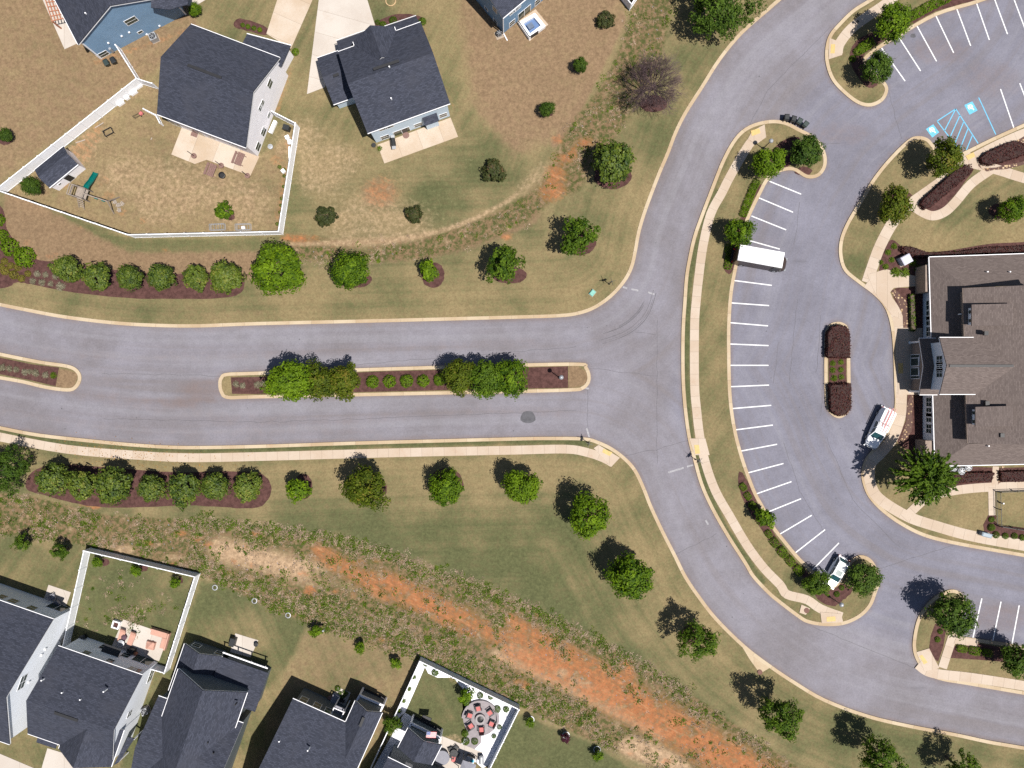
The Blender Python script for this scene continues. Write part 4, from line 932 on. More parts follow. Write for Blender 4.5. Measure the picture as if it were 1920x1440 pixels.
# garden shed
root = thing('garden_shed', 'small grey garden shed with dark roof against the white fence', 'shed', tuple(P(110,315)))
W, R, F = MB(), MB(), MB(); cS = rect((92,352),(146,308),(118,275),2.5); wS_ = gable(W, R, F, cS, 2.5, 3.3, .12)
finish(root, W, R, F, M_WGREY)
wl = wS_[0]; mb = MB(); q = on_wall(wl, 131, 334); q.z = 1.1; u = (wl[1]-wl[0]).normalized()
mb.box(q+V3(wl[2], 0)*.03, (1.2, .08, 2.0), math.atan2(u.y, u.x)); mb.build('door', M_TRIM, root); 
mb = MB(); mb.box(q+V3(wl[2], 0)*.075, (.85, .04, 1.7), math.atan2(u.y, u.x)); mb.build('doorway', M_DARK, root)
window(root, wl, 112, 345, .35, .35, None)

# ------------------------------------------------------------------ fences
def fence(label, pts, h=1.85, step=2.4, mat=M_VINYL, closed=False):
    root = thing('privacy_fence', label, 'fence', tuple(P(*pts[0])), group='white privacy fences')
    for (a, b) in zip(pts[:-1], pts[1:]):
        A, B = P2(*a), P2(*b); L = (B-A).length; n = max(1, round(L/step)); u = (B-A).normalized()
        for i in range(n):
            p, q = A+(B-A)*i/n, A+(B-A)*(i+1)/n
            mb = MB(); mb.beam(V3(p+u*.06, .1+h/2), V3(q-u*.06, .1+h/2), .05, h-.1); mb.beam(V3(p+u*.06, h), V3(q-u*.06, h), .11, .14); mb.beam(V3(p+u*.06, .25), V3(q-u*.06, .25), .09, .14)
            mb.build('fence_panel', mat, root)
            mb = MB(); mb.box(V3(p, h/2+.08), (.14, .14, h+.14)); mb.box(V3(p, h+.19), (.19, .19, .06), 0, .5); mb.build('fence_post', mat, root)
    mb = MB(); mb.box(V3(B, h/2+.08), (.14, .14, h+.14)); mb.build('fence_post', mat, root)
    return root
fence('long white vinyl fence around the clay yard with the playset and shed', [(299,168),(270,159),(12,363),(255,446),(531,440),(562,241),(519,219)], 2.25)
fence('white vinyl fence around the small green lawn behind the white house', [(133,1203),(172,1027),(376,1075),(320,1252),(296,1245)], 2.0)
fence('white vinyl fence around the yard with the gravel bed and fire pit', [(700,1428),(790,1231),(973,1320),(915,1438)], 1.85)
fence('short white fence run between the blue house and the long fence', [(229,95),(268,157)], 1.8)
fence('short white fence piece standing loose beside the grey house', [(277,210),(299,221),(307,236)], 1.2, 1.7)
fence('white fence corner at the top edge above the weedy strip', [(1155,-12),(1180,20),(1198,-6)], 1.85)
root = thing('metal_fence', 'black metal rail fence around the grass pen by the clubhouse walk', 'fence', tuple(P(1866,921)))
for a, b in (((1990,917),(1866,921)), ((1866,921),(1868,985)), ((1868,985),(1925,994)), ((1925,994),(1990,1004))):
    A, B = P2(*a), P2(*b); n = max(1, round((B-A).length/2.2)); mb = MB()
    for z in (.3, 1.25): mb.beam(V3(A, z), V3(B, z), .05)
    for i in range(int((B-A).length/.16)): p = A+(B-A)*i*.16/(B-A).length; mb.beam(V3(p, .15), V3(p, 1.25), .018)
    mb.build('rail_panel', M_DARK, root)
    for i in range(n+1): p = A+(B-A)*i/n; m_ = MB(); m_.box(V3(p, .75), (.09, .09, 1.35)); m_.build('fence_post', M_DARK, root)
# ------------------------------------------------------------------ vegetation
def leaf_mesh(name, pos, nrm, size, tone, mat, aspect=.6, along=None):
    n = len(pos); nrm = nrm/(np.linalg.norm(nrm, axis=1, keepdims=True)+1e-9)
    t = rng.normal(size=(n, 3)) if along is None else along+rng.normal(size=(n, 3))*.25
    t -= nrm*(t*nrm).sum(1, keepdims=True); t /= np.linalg.norm(t, axis=1, keepdims=True)+1e-9
    b = np.cross(nrm, t); s = (size*rng.uniform(.7, 1.3, n))[:, None]
    k = aspect
    co = np.stack([pos-t*s*.5, pos+b*s*k*.5-nrm*s*.06, pos+t*s*.5, pos-b*s*k*.5-nrm*s*.06], 1).reshape(-1, 3).astype(np.float32)
    me = bpy.data.meshes.new(name); me.vertices.add(4*n); me.vertices.foreach_set('co', co.ravel())
    me.loops.add(4*n); me.loops.foreach_set('vertex_index', np.arange(4*n, dtype=np.int32))
    me.polygons.add(n); me.polygons.foreach_set('loop_start', np.arange(0, 4*n, 4, dtype=np.int32)); me.polygons.foreach_set('loop_total', np.full(n, 4, np.int32))
    a = me.attributes.new('tone', 'FLOAT', 'POINT'); a.data.foreach_set('value', np.repeat(np.clip(tone, 0, 1), 4).astype(np.float32))
    me.materials.append(mat); me.update(calc_edges=True); return me
def unit(n):
    v = rng.normal(size=(n, 3)); return v/np.linalg.norm(v, axis=1, keepdims=True)
def crown(name, mat, nclump=115, per=46, rz=1.05, cz=1.8, leaf=.105, cr=.24, lobes=.14, gap=.0, low=-.55, aspect=.65):
    d = unit(nclump*3); d = d[d[:, 2] > low][:nclump]
    th = np.arctan2(d[:, 1], d[:, 0]); ph = rng.uniform(0, 6.3, 3)
    lob = 1+lobes*(np.sin(2*th+ph[0])*.5+np.sin(3*th+ph[1])*.6+np.sin(5*th+ph[2])*.5)
    r = rng.uniform(.5, .9, len(d))**.8*lob*rng.uniform(.92, 1.06, len(d))
    r = np.maximum(r-(rng.random(len(d)) < gap)*.35, .25)
    ctr = d*r[:, None]*np.array([.93, .93, rz])
    crr = cr*rng.uniform(.7, 1.25, len(d))
    P_ = []; Nn = []; T = []
    for c, q, dd in zip(ctr, crr, d):
        u = unit(per); p = c+u*q*rng.uniform(.25, 1, (per, 1))**.5*np.array([1, 1, .75])
        P_.append(p); Nn.append(u*.55+dd*.55+np.array([0, 0, .5])+rng.normal(size=(per, 3))*.35); T.append(np.clip(rng.normal(.45, .16)+rng.normal(0, .17, per), 0, 1))
    P_ = np.concatenate(P_); P_[:, 2] += cz; P_[:, 2] = np.maximum(P_[:, 2], .22)
    return leaf_mesh(name, P_, np.concatenate(Nn), leaf, np.concatenate(T), mat, aspect)
def feathery(name, mat, n=230, per=32, cz=1.9):
    P_, Nn, T, A = [], [], [], []
    d = unit(n*3); d = d[d[:, 2] > -.25][:n]
    for dd in d:
        L = rng.uniform(.75, 1.12); t = rng.uniform(.18, 1, per)**.8*L
        bend = np.array([0, 0, -.18])*(t**2)[:, None]
        p = dd*t[:, None]*np.array([1, 1, .9])+bend+rng.normal(size=(per, 3))*.05*(1.3-t/L)[:, None]
        P_.append(p); Nn.append(rng.normal(size=(per, 3))*.5+np.array([0, 0, .8])); A.append(np.repeat(dd[None], per, 0)); T.append(np.clip(rng.normal(.45, .15)+rng.normal(0, .14, per), 0, 1))
    P_ = np.concatenate(P_); P_[:, 2] += cz; P_[:, 2] = np.maximum(P_[:, 2], .25)
    return leaf_mesh(name, P_, np.concatenate(Nn), .115, np.concatenate(T), mat, .4, np.concatenate(A))
def trunk_mesh(name, h=1.55, r=.06, limbs=6, mat=None, spread=.55):
    mb = MB(); mb.tube([(0, 0, -.05), (.01, 0, .3*h), (.02, .01, .7*h), (.0, .02, h)], [r*1.25, r, r*.75, r*.5], 8)
    for i in range(limbs):
        a = i*2*PI/limbs+random.uniform(-.3, .3); z0 = h*random.uniform(.45, .9); q = random.uniform(.6, 1)*spread
        p0 = Vector((0, 0, z0)); p1 = Vector((math.cos(a)*q*.5, math.sin(a)*q*.5, z0+.22)); p2 = Vector((math.cos(a)*q, math.sin(a)*q, z0+.5))
        mb.tube([p0, p1, p2], [r*.5, r*.35, r*.15], 5)
    me = mb.build(name, mat or M_BARK); m = me.data; bpy.data.objects.remove(me); return m
TRUNKS = [trunk_mesh('trunk') for _ in range(3)]
CR = {}
for k, m, kw in (('r', L_BRIGHT, {}), ('m', L_MID, dict(lobes=.18, gap=.1)), ('g', L_GLOSS, dict(leaf=.13, cr=.2, nclump=110, per=34, lobes=.12, rz=.95, cz=1.4)),
                 ('b', L_BRONZE, dict(lobes=.2, gap=.08)), ('s', L_MID, dict(lobes=.25, gap=.25, nclump=75, cr=.2, per=36, leaf=.12)), ('d', L_DARK, dict(lobes=.15, gap=.08)),
                 ('o', L_OLIVE, dict(nclump=60, per=40, cz=.75, rz=.75, leaf=.16, lobes=.15)), ('y', L_BRIGHT, dict(nclump=45, per=30, leaf=.20, cr=.3, lobes=.25)), ('p', L_PURPLE, dict(nclump=40, per=30, leaf=.2, cr=.3))):
    CR[k] = [crown('crown', m, **kw) for _ in range(3 if k in 'rmgbs' else 2)]
CR['f'] = [feathery('crown', L_MID), feathery('crown', L_BRIGHT)]; CR['e'] = [crown('crown', L_DARK, nclump=300, per=30, cr=.13, leaf=.075, aspect=.42, lobes=.3, cz=1.0, low=-.35) for _ in range(2)]; CR['c'] = [crown('crown', L_MID, nclump=150, per=30, cr=.17, lobes=.24, leaf=.10, aspect=.5, rz=1.25, cz=1.9) for _ in range(3)]
HC = dict(r=1.8, m=1.8, g=1.4, b=1.8, s=1.8, d=1.8, o=.75, y=1.8, p=1.8, f=1.9, e=1.0, c=1.9)
cnt = {}
def tree(kind, px, py, dpx, label, group=None, name='tree', cat='tree', wide=1.0):
    zs = .72 if (px, py) in ((1533, 1094), (1620, 1086), (1512, 284)) else 1.0
    hc = HC[kind]*zs; R_ = dpx/2*S
    for _ in range(3): R_ = dpx/2*S*(H-hc*R_)/H
    g = P(px, py, hc*R_); root = thing(name, label, cat, (g.x, g.y, .1), rng.uniform(0, 6.28), group)
    sq = rng.uniform(.93, 1.08); root.scale = (R_*wide*1.08*sq, R_*wide*1.08/sq, R_*zs*rng.uniform(.93, 1.07))
    i = cnt[kind] = cnt.get(kind, -1)+1
    for nm, me in (('crown', CR[kind][i % len(CR[kind])]), ('trunk', TRUNKS[i % 3])):
        o = bpy.data.objects.new(nm, me); C.objects.link(o); o.parent = root
    return root
gN = 'trees on the lawn north of the road'
tree('r', 522, 508, 95, 'largest round bright tree on the lawn beyond the mulch bed row', gN); tree('r', 658, 508, 72, 'round green tree between the largest lawn tree and the small mulch-ring tree', gN)
tree('y', 804, 508, 38, 'small bright young tree in a wide mulch ring above the median', gN); tree('s', 946, 496, 74, 'loose dark-leaved tree in a mulch ring above the median end', gN)
tree('s', 1085, 443, 74, 'loose open-crowned tree in a mulch ring near the curve of the road', gN); tree('g', 1150, 305, 82, 'glossy dark tree in a mulch ring beside the orange clay patch', gN)
tree('e', 1346, 12, 128, 'very large dark feathery tree at the top edge beside the curving road')
gH = 'clipped trees in the mulch bed along the fence corner'
for (x, y, d_), w in zip(((125,505,52),(180,518,56),(244,521,50),(302,519,53),(366,522,48),(424,520,64)), ('next to the grey tufts', 'second from the grey tufts', 'third from the grey tufts', 'fourth from the grey tufts with notched crown', 'smallest and narrowest of the row', 'largest, at the rounded end of the bed')):
    tree('g', x, y, d_, 'glossy tree in the long mulch bed, '+w, gH)
gM = 'trees on the median island'
for k, x, y, d_, w in (('r',545,714,84,'bright green and widest, beside the grey tufts'),('b',596,716,68,'yellow-green, second from the grey tufts'),('b',645,714,66,'bronze-tinted, beside the clipped round shrubs'),('b',862,706,66,'orange-tinted, at the far end of the round shrubs'),('m',912,710,72,'mid green, between the orange-tinted tree and the end tree'),('r',958,708,70,'bright green, next to the street lamp')): tree(k, x, y, d_, 'median tree, '+w, gM)
gS = 'trees along the sidewalk south of the road'
tree('e', 16, 880, 88, 'large dark green tree at the edge beside the sidewalk', gS)
for (x, y, d_), w in zip(((100,898,64),(155,908,58),(214,910,72),(283,915,54),(343,918,64),(402,912,56),(464,913,56)), ('nearest the large dark edge tree','second from the large dark edge tree','broadest, third of the row','narrow, middle of the row','fifth of the row, its foot lowest','sixth of the row, touching its neighbour','last, standing alone before the mulch end')):
    tree('g', x, y, d_, 'olive magnolia by the sidewalk, '+w, 'magnolias in the long mulch bed')
tree('y', 560, 918, 44, 'half-dead young tree with bare twigs in a mulch ring by the sidewalk', gS)
for k, x, y, d_, w in (('b',687,915,80,'yellow-tinged, nearest the half-dead tree'),('r',836,915,66,'bright, in a mulch ring, second from the half-dead tree'),('r',977,912,68,'bright, nearest the corner ramp'),('r',1104,964,78,'where the sidewalk ends, up the curve'),('r',1182,1083,84,'large, midway down the curving road'),('c',1305,1200,74,'spiky, before the storm inlet'),('c',1462,1340,82,'spiky, past the storm inlet at the clay bank'),('c',1652,1418,78,'spiky, near the bottom edge'),('c',1808,1448,70,'spiky, cut by the bottom edge')): tree(k, x, y, d_, 'round lawn tree, '+w if k != 'c' else 'lawn tree, '+w, gS)
gI = 'trees around the parking lot'
for k, x, y, d_, w in (('r',1440,307,60,'bright tree on the crescent island beside the top stall'),('d',1512,284,60,'dark tree at the rounded island tip near the trash bins'),('r',1388,436,54,'bright tree beside the white-roofed truck'),('y',1433,970,38,'small bright tree among the clipped shrubs of the island'),('m',1533,1094,48,'tree in front of the white car'),('d',1620,1086,60,'darker tree beside the white car at the island tip'),
                       ('r',1674,42,66,'bright tree on the upper island beside the curb ramp'),('d',1645,128,58,'dark lobed tree at the lower tip of the upper island'),('b',1769,298,68,'olive-bronze tree over the blue hatched aisle'),('b',1678,385,66,'olive-bronze tree beside the winding walk'),('r',1896,394,50,'bright small-crowned tree on the clubhouse lawn'),('f',1734,893,106,'large feathery tree at the clubhouse corner'),('d',1790,1152,78,'dark tree on the lower right island beside the stall lines'),('d',1912,1240,64,'dark tree on the lower right island, cut by the frame edge')): tree(k, x, y, d_, w, gI)
gY = 'young trees in the back yards'
for k, x, y, d_, w in (('s',40,1018,32,'pale sapling at the left edge below the bank'),('s',113,1034,34,'sapling below the bank, outside the white fence corner'),('y',183,1054,19,'tiny tree inside the fence corner of the small lawn'),('y',256,1070,20,'tiny tree midway along the small lawn fence'),('y',329,1092,19,'tiny tree in the far corner of the small lawn'),('y',593,1183,23,'small tree nearest the pale stone rings'),('y',675,1215,21,'middle small tree of the brown yard'),('y',742,1243,21,'small tree by the gravel yard fence'),
                       ('s',735,1358,36,'leafy tree straddling the fence beside the gravel yard'),('y',994,1354,18,'green sapling in a ring outside the gravel yard'),('p',1060,1383,18,'purple-leaved sapling in a ring on the lower lawn'),('y',1121,1416,20,'green sapling in a ring beside the clay bank')): tree(k, x, y, d_, w, gY)
gO = 'shrubs in the open yards'
for k, x, y, d_, w in (('o',926,321,46,'dark round shrub on the green yard above the straw trail'),('o',610,405,40,'olive shrub below the white fence corner'),('o',776,402,34,'dark shrub on the pale grass near the straw trail'),('d',9,253,26,'dark shrub at the left edge of the brown yard'),('o',1135,37,34,'dark shrub beside the white fence corner'),('d',1088,123,28,'shrub midway down the brown yard track'),('d',1026,205,28,'shrub on bare clay at the low end of the brown yard'),('y',420,395,32,'bright green shrub inside the clay yard'),('r',366,17,24,'bright round shrub at the blue house corner'),('d',60,350,36,'wild shrub behind the garden shed')): tree(k, x, y, d_, w, gO, 'shrub', 'shrub')

# bare tree
def twigs(mb, p, d, L, r, depth):
    q = p+d*L; r = max(r, .011); mb.tube([p, q], [r, r*.6], 4 if depth > 1 else 3, False)
    if depth == 0: return
    for _ in range(4 if depth > 2 else 3):
        e_ = (d+Vector((random.gauss(0, .42), random.gauss(0, .42), random.gauss(.05, .3)))).normalized(); twigs(mb, p+d*L*random.uniform(.45, 1), e_, L*random.uniform(.55, .85), r*.52, depth-1)
g = P(1222, 168, 2.4); root = thing('bare_tree', 'leafless purple-grey spreading tree on the bank beside the road', 'tree', (g.x, g.y, .1))
mb = MB(); tk = MB(); tk.tube([g+Vector((0,0,-.1)), g+Vector((0,0,.9))], [.17, .13], 8)
for i in range(28):
    a = i*2*PI/9+random.uniform(-.2, .2); d0 = Vector((math.cos(a), math.sin(a), random.uniform(.25, 1.6))).normalized(); twigs(mb, g+Vector((0,0,.7)), d0, 1.95, .05, 4)
tk.build('trunk', M_BARK, root); mb.build('branches', M_TWIG, root)
mb = MB()
for i in range(6): a = i*1.05; twigs(mb, P(550, 910, 1.2), Vector((math.cos(a)*.8, math.sin(a)*.8, .8)).normalized(), .6, .02, 2)
o = mb.build('dead_branches', M_TWIG); o.parent = [q for q in C.objects if q.get('label', '').startswith('half-dead')][0]; o.matrix_parent_inverse = (Matrix.Translation(o.parent.location) @ o.parent.rotation_euler.to_matrix().to_4x4() @ Matrix.Diagonal((*o.parent.scale, 1))).inverted()

# clipped shrubs, hedges, tufts
def clipped(name, mat, n=420, leaf=.2, box=0, rz=.85):
    u = unit(n)
    if box: u = u/np.max(np.abs(u), axis=1, keepdims=True)**.75
    u[:, 2] = np.abs(u[:, 2])*1.0; p = u*rng.uniform(.8, 1.0, (n, 1))*np.array([1, 1, rz*1.25]); p[:, 2] += .05
    return leaf_mesh(name, p, u+rng.normal(size=(n, 3))*.35+np.array([0, 0, .3]), leaf, rng.normal(.5, .2, n), mat, .7)
SH = dict(round=[clipped('shrub', L_BRIGHT) for _ in range(2)], box=[clipped('shrub', L_BRIGHT, 460, .2, 1) for _ in range(2)], dark=[clipped('shrub', L_MID) for _ in range(2)], spirea=[clipped('shrub', L_SPIREA) for _ in range(2)], hedge=[clipped('shrub', L_BRIGHT, 600, .17, 1, .9)])
def tuft(mat, n=150):
    a = rng.uniform(0, 6.28, n); r = rng.uniform(.1, 1, n); p = np.stack([np.cos(a)*r*.8, np.sin(a)*r*.8, (1-r*.6)*.8*rng.uniform(.4, 1, n)], 1)
    return leaf_mesh('grass_tuft', p, rng.normal(size=(n, 3))*.4+np.array([0, 0, 1]), .55, rng.normal(.5, .22, n), mat, .16, np.stack([np.cos(a), np.sin(a), rng.uniform(.2, 1, n)], 1))
SH['tuft'] = [tuft(L_GREY) for _ in range(2)]; SH['green_tuft'] = [tuft(L_WEED) for _ in range(2)]
def shrub(kind, px, py, dpx, label, group, name='shrub', cat='shrub', sx=1, ang=0):
    R_ = dpx/2*S; g = P(px, py, .5*R_); i = cnt[kind] = cnt.get(kind, -1)+1
    o = bpy.data.objects.new(name, SH[kind][i % len(SH[kind])]); C.objects.link(o); o.location = (g.x, g.y, .11)
    o.scale = (R_*sx, R_, R_); o.rotation_euler = (0, 0, ang if sx != 1 or kind in ('box', 'hedge') else rng.uniform(0, 6.28)); tag(o, label, cat, group); return o
ORD = ['first', 'second', 'third', 'fourth', 'fifth', 'sixth', 'seventh', 'eighth', 'ninth', 'tenth', 'eleventh', 'twelfth', 'thirteenth']
def row(kind, spots, text, group, **kw):
    for i, s in enumerate(spots): shrub(kind, s[0], s[1], s[2], text % ORD[i], group, **kw)
row('round', [(698,716,26),(730,715,26),(762,714,27),(793,714,25),(824,712,25)], '%s clipped round shrub on the median, counting from the bronze-tinted tree', 'clipped shrubs on the median')
row('tuft', [(443,720,15),(455,723,14),(482,721,16),(494,719,15),(503,722,13)], '%s grey tuft on the median, counting from its rounded end', 'grey tufts on the median', name='grass_tuft', cat='grass tuft')
row('tuft', [(4,689,16),(18,691,15),(30,693,14),(46,697,15),(56,697,12),(67,699,17),(85,703,15)], '%s grey tuft on the short median, counting from the frame edge', 'grey tufts on the short median', name='grass_tuft', cat='grass tuft')
shrub('green_tuft', 100, 704, 15, 'green tuft on the short median, nearest its rounded tip', 'grey tufts on the short median', 'grass_tuft', 'grass tuft')
row('tuft', [(70,513,15),(85,515,14),(103,519,14),(61,527,15),(78,529,15),(95,532,13),(113,536,20)], '%s grey tuft in the mulch bed, counting along its two rows from the yellow shrubs', 'grey tufts in the mulch bed', name='grass_tuft', cat='grass tuft')
row('spirea', [(8,490,14),(20,498,14),(33,501,15),(9,508,18),(25,515,18),(40,522,15),(52,513,13),(2,500,13)], '%s yellow-green low shrub in the mulch bed, counting from the green hedge', 'yellow shrubs in the mulch bed')
row('round', [(-3,412,24),(3,442,26),(17,463,36),(44,482,42)], '%s large green bush, going down the edge of the mulch bed', 'large bushes at the edge of the mulch bed')
row('box', [(1417,344,15),(1412,353,16),(1408,363,15),(1404,374,16),(1399,386,16),(1395,398,16)], '%s clipped square shrub beside the stalls, counting down towards the truck', 'clipped shrubs by the upper stalls', sx=1.15, ang=1.2)
row('box', [(1366,466,14),(1365,483,12),(1365,496,15)], '%s clipped shrub behind the white-roofed truck, counting downwards', 'clipped shrubs behind the truck', sx=1.3, ang=1.4)
row('box', [(1393,913,13),(1402,930,13),(1411,948,14),(1452,1017,16),(1467,1035,18),(1482,1052,17),(1497,1069,17),(1441,1001,13)], '%s clipped square shrub of the lower island bed, counting towards the white car', 'clipped shrubs of the lower island bed', sx=1.2, ang=-.9)
row('dark', [(1578,1102,11),(1569,1114,12)], '%s tiny round shrub in the mulch between the white car and the lamp', 'tiny shrubs near the lamp')
row('dark', [(1763,1184,11),(1758,1199,12)], '%s tiny round shrub beside the ramp of the lower right island', 'tiny shrubs by the lower right ramp')
row('box', [(1803,1216,15),(1827,1220,17),(1851,1224,15)], '%s clipped green block below the lower right stalls', 'clipped blocks below the stalls', sx=1.3, ang=-.15)
row('dark', [(1859,974,12),(1859,989,15),(1868,1003,14),(1885,1005,13),(1902,1005,13),(1917,1008,13)], '%s round shrub around the metal fence corner, counting from the walk end', 'round shrubs by the metal fence')
row('green_tuft', [(1562,681,13),(1577,679,13),(1562,694,14),(1577,693,13),(1564,709,15),(1578,707,13)], '%s low green tuft between the two burgundy hedges, going row by row downwards', 'green tufts between burgundy hedges', name='grass_tuft', cat='grass tuft')
row('box', [(1624,85,20),(1613,93,16)], '%s green hedge block between the two upper island trees', 'hedge blocks on the upper island', sx=1.7, ang=.62)
row('box', [(1710,30,18),(1724,22,19),(1740,13,19),(1756,5,19),(1773,-3,19)], '%s hedge block above the upper stalls, counting from the bright tree', 'hedge blocks above the upper stalls', sx=1.3, ang=.5)
shrub('dark', 1599, 110, 14, 'small round dark shrub beside the curb ramp of the upper island', 'clipped shrubs on the upper island'); shrub('dark', 1456, 282, 13, 'small green shrub between the two trees of the island top', 'clipped shrubs on the crescent island top')
row('dark', [(708,42,11),(718,46,14),(737,38,16),(792,40,16)], '%s bronze round shrub along the front of the pale blue house', 'front shrubs of the pale blue house')
shrub('round', 554, 97, 15, 'bright round shrub at the corner of the grey house', 'front shrubs of the grey house'); row('round', [(465,50,10),(476,53,10),(487,56,10),(455,47,9)], '%s bright low shrub along the front bed of the grey house', 'front bed shrubs of the grey house')
row('dark', [(524,313,8),(533,318,8),(533,330,7),(532,350,7),(528,372,7),(527,385,7),(525,398,7),(520,420,8)], '%s tiny shrub along the clay strip inside the white fence', 'tiny shrubs along the clay strip')
row('green_tuft', [(1677,462,14),(1666,473,14),(1672,487,13),(1661,500,14),(1680,511,22),(1697,511,22),(1652,492,11),(1712,492,18),(1722,504,18)], '%s leafy clump in the mulch by the pale cabinet, counting down the walk', 'leafy clumps by the clubhouse', name='leafy_clump', cat='plant')
row('round', [(1752,477,10),(1763,477,10),(1774,476,9),(1790,475,11),(1806,475,10),(1832,473,12),(1845,470,12),(1856,470,11)], '%s low bright plant against the upper clubhouse eave, counting away from its corner', 'low plants along the clubhouse eave', name='low_plant', cat='plant')
row('dark', [(799,1244,13),(816,1261,15),(826,1255,9),(888,1289,8),(900,1304,13),(920,1307,11),(932,1330,15),(949,1330,13),(936,1363,10),(926,1380,10),(890,1390,14),(872,1375,15),(873,1390,16),(915,1385,10),(903,1392,10),(917,1402,11)][:13], '%s dark plant in the white gravel, going round from the fence corner', 'plants in the white gravel', name='gravel_plant', cat='plant')
row('green_tuft', [(776,1270,11),(767,1292,11),(757,1314,11),(749,1333,11)], '%s dry clump in the narrow gravel strip along the fence', 'dry clumps in the gravel strip', name='dry_clump', cat='plant')
tree('y', 873, 1304, 30, 'bright bushy shrub at the gravel edge above the fire pit', None, 'shrub', 'shrub')
def hedge(pts, h, label, mat=L_BURG, dens=46, leaf=.20, group='burgundy hedges'):
    q = [P2(*p, h*.9) for p in pts]; mb = MB()
    cx = sum(p.x for p in q)/len(q); cy = sum(p.y for p in q)/len(q); c2 = Vector((cx, cy))
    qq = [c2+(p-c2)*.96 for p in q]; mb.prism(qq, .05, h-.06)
    xs = [p.x for p in q]; ys = [p.y for p in q]; A = (max(xs)-min(xs))*(max(ys)-min(ys)); n = int(A*dens)
    px = rng.uniform(min(xs), max(xs), n); py = rng.uniform(min(ys), max(ys), n); k = inside(px, py, [tuple(p) for p in q]); px, py = px[k], py[k]
    top = np.stack([px, py, h+.1*np.sin(px*3)*np.cos(py*2.6)*.5+rng.normal(0, .05, len(px))], 1); nt_ = np.tile([0, 0, 1.0], (len(px), 1))
    sp, sn = [], []
    for i in range(len(q)):
        a, b = q[i], q[(i+1) % len(q)]; L = (b-a).length; m = int(L*h*dens*1.1)
        t = rng.random(m); nn = Vector(((b-a).y, -(b-a).x)).normalized(); nn = nn if nn.dot((a+b)/2-c2) > 0 else -nn
        o_ = rng.normal(.0, .06, m); sp.append(np.stack([a.x+(b-a).x*t+nn.x*o_, a.y+(b-a).y*t+nn.y*o_, rng.uniform(.1, h, m)], 1)); sn.append(np.tile([nn.x, nn.y, .3], (m, 1)))
    pos = np.concatenate([top]+sp); nr = np.concatenate([nt_]+sn)
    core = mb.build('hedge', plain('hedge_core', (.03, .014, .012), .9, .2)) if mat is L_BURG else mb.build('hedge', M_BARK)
    tag(core, label, 'hedge', group)
    me = leaf_mesh('foliage', pos, nr+rng.normal(size=nr.shape)*.55, leaf, rng.normal(.45, .2, len(pos)), mat, .7); f = bpy.data.objects.new('foliage', me); C.objects.link(f); f.parent = core
hedge([(1552,670),(1552,625),(1560,613),(1575,609),(1588,612),(1594,625),(1594,671)], 1.3, 'upper burgundy hedge block on the small round-ended island')
hedge([(1556,721),(1596,719),(1596,765),(1588,777),(1573,780),(1558,770)], 1.2, 'lower burgundy hedge block on the small round-ended island')
hedge([(1838,297),(1850,286),(1890,268),(1906,263),(1925,272),(1925,288),(1890,300),(1856,309),(1842,306)], .9, 'burgundy hedge with stone edging beside the accessible stalls')
hedge([(1726,383),(1730,375),(1800,312),(1819,308),(1824,320),(1790,350),(1745,388),(1733,392)], .9, 'slanting burgundy hedge between the two walks')
hedge([(1690,470),(1692,463),(1705,462),(1740,474),(1800,472),(1850,464),(1985,458),(1985,470),(1850,474),(1745,482),(1712,482)], .8, 'long burgundy hedge along the upper side of the clubhouse')
hedge([(1782,888),(1866,886),(1860,902),(1784,906)], .8, 'burgundy hedge below the round air conditioners'); hedge([(1876,885),(1985,882),(1985,902),(1877,903)], .8, 'burgundy hedge beyond the narrow walk at the frame edge')
hedge([(1707,552),(1714,552),(1718,620),(1709,620)], .8, 'narrow green hedge in the shade of the clubhouse front', L_MID, group='green hedges')

# rough bank plants
Xw, Yw, W_, wd_, st_ = WEEDMASK
m = (Xw > -140) & (Xw < 2000) & (Yw > -100) & (Yw < 1540)
cand = np.stack([Xw[m], Yw[m]], 1); pr = W_[m]*np.where(cand[:, 1] < 480, .28, 1.0)
pr *= .12+.9*np.clip(np.sin(cand[:, 0]*.045+cand[:, 1]*.03)*np.sin(cand[:, 1]*.06-cand[:, 0]*.02)+.45, 0, 1.3)
edge_ = np.exp(-(seg_dist(cand[:, 0], cand[:, 1], [(360,978),(500,992),(640,1013),(760,1050),(880,1093),(1000,1144),(1140,1214),(1280,1293)])/9)**2); pr = pr+edge_*1.8
edge_ = np.exp(-(seg_dist(cand[:, 0], cand[:, 1], [(380,1072),(480,1115),(600,1160),(720,1180),(800,1225),(900,1285),(970,1315),(1060,1310)])/26)**2); pr = pr+edge_*1.3*W_[m]
pr /= pr.sum(); n = 6200
idx = rng.choice(len(cand), n, p=pr); c = cand[idx]+rng.uniform(-3, 3, (n, 2))
def patch(name, c, mat, per, rad, hh, leaf, asp=.5):
    n = len(c); R_ = rad*rng.uniform(.5, 1.5, n)**1.3
    a = rng.uniform(0, 6.28, (n, per)); r = np.sqrt(rng.random((n, per)))
    x = ((c[:, 0]-960)*S)[:, None]+np.cos(a)*r*R_[:, None]; y = ((720-c[:, 1])*S)[:, None]+np.sin(a)*r*R_[:, None]
    z = .10+(1-r*.8)*hh*R_[:, None]/rad*rng.uniform(.3, 1, (n, per))
    pos = np.stack([x, y, z], -1).reshape(-1, 3); nr = np.stack([np.cos(a)*r*.6, np.sin(a)*r*.6, np.ones_like(a)], -1).reshape(-1, 3)+rng.normal(size=(n*per, 3))*.4
    tn = np.clip(np.repeat(rng.normal(.45, .2, n), per)+rng.normal(0, .15, n*per), 0, 1)
    o = bpy.data.objects.new(name, leaf_mesh(name, pos, nr, leaf, tn, mat, asp)); C.objects.link(o); o['kind'] = 'stuff'; return o
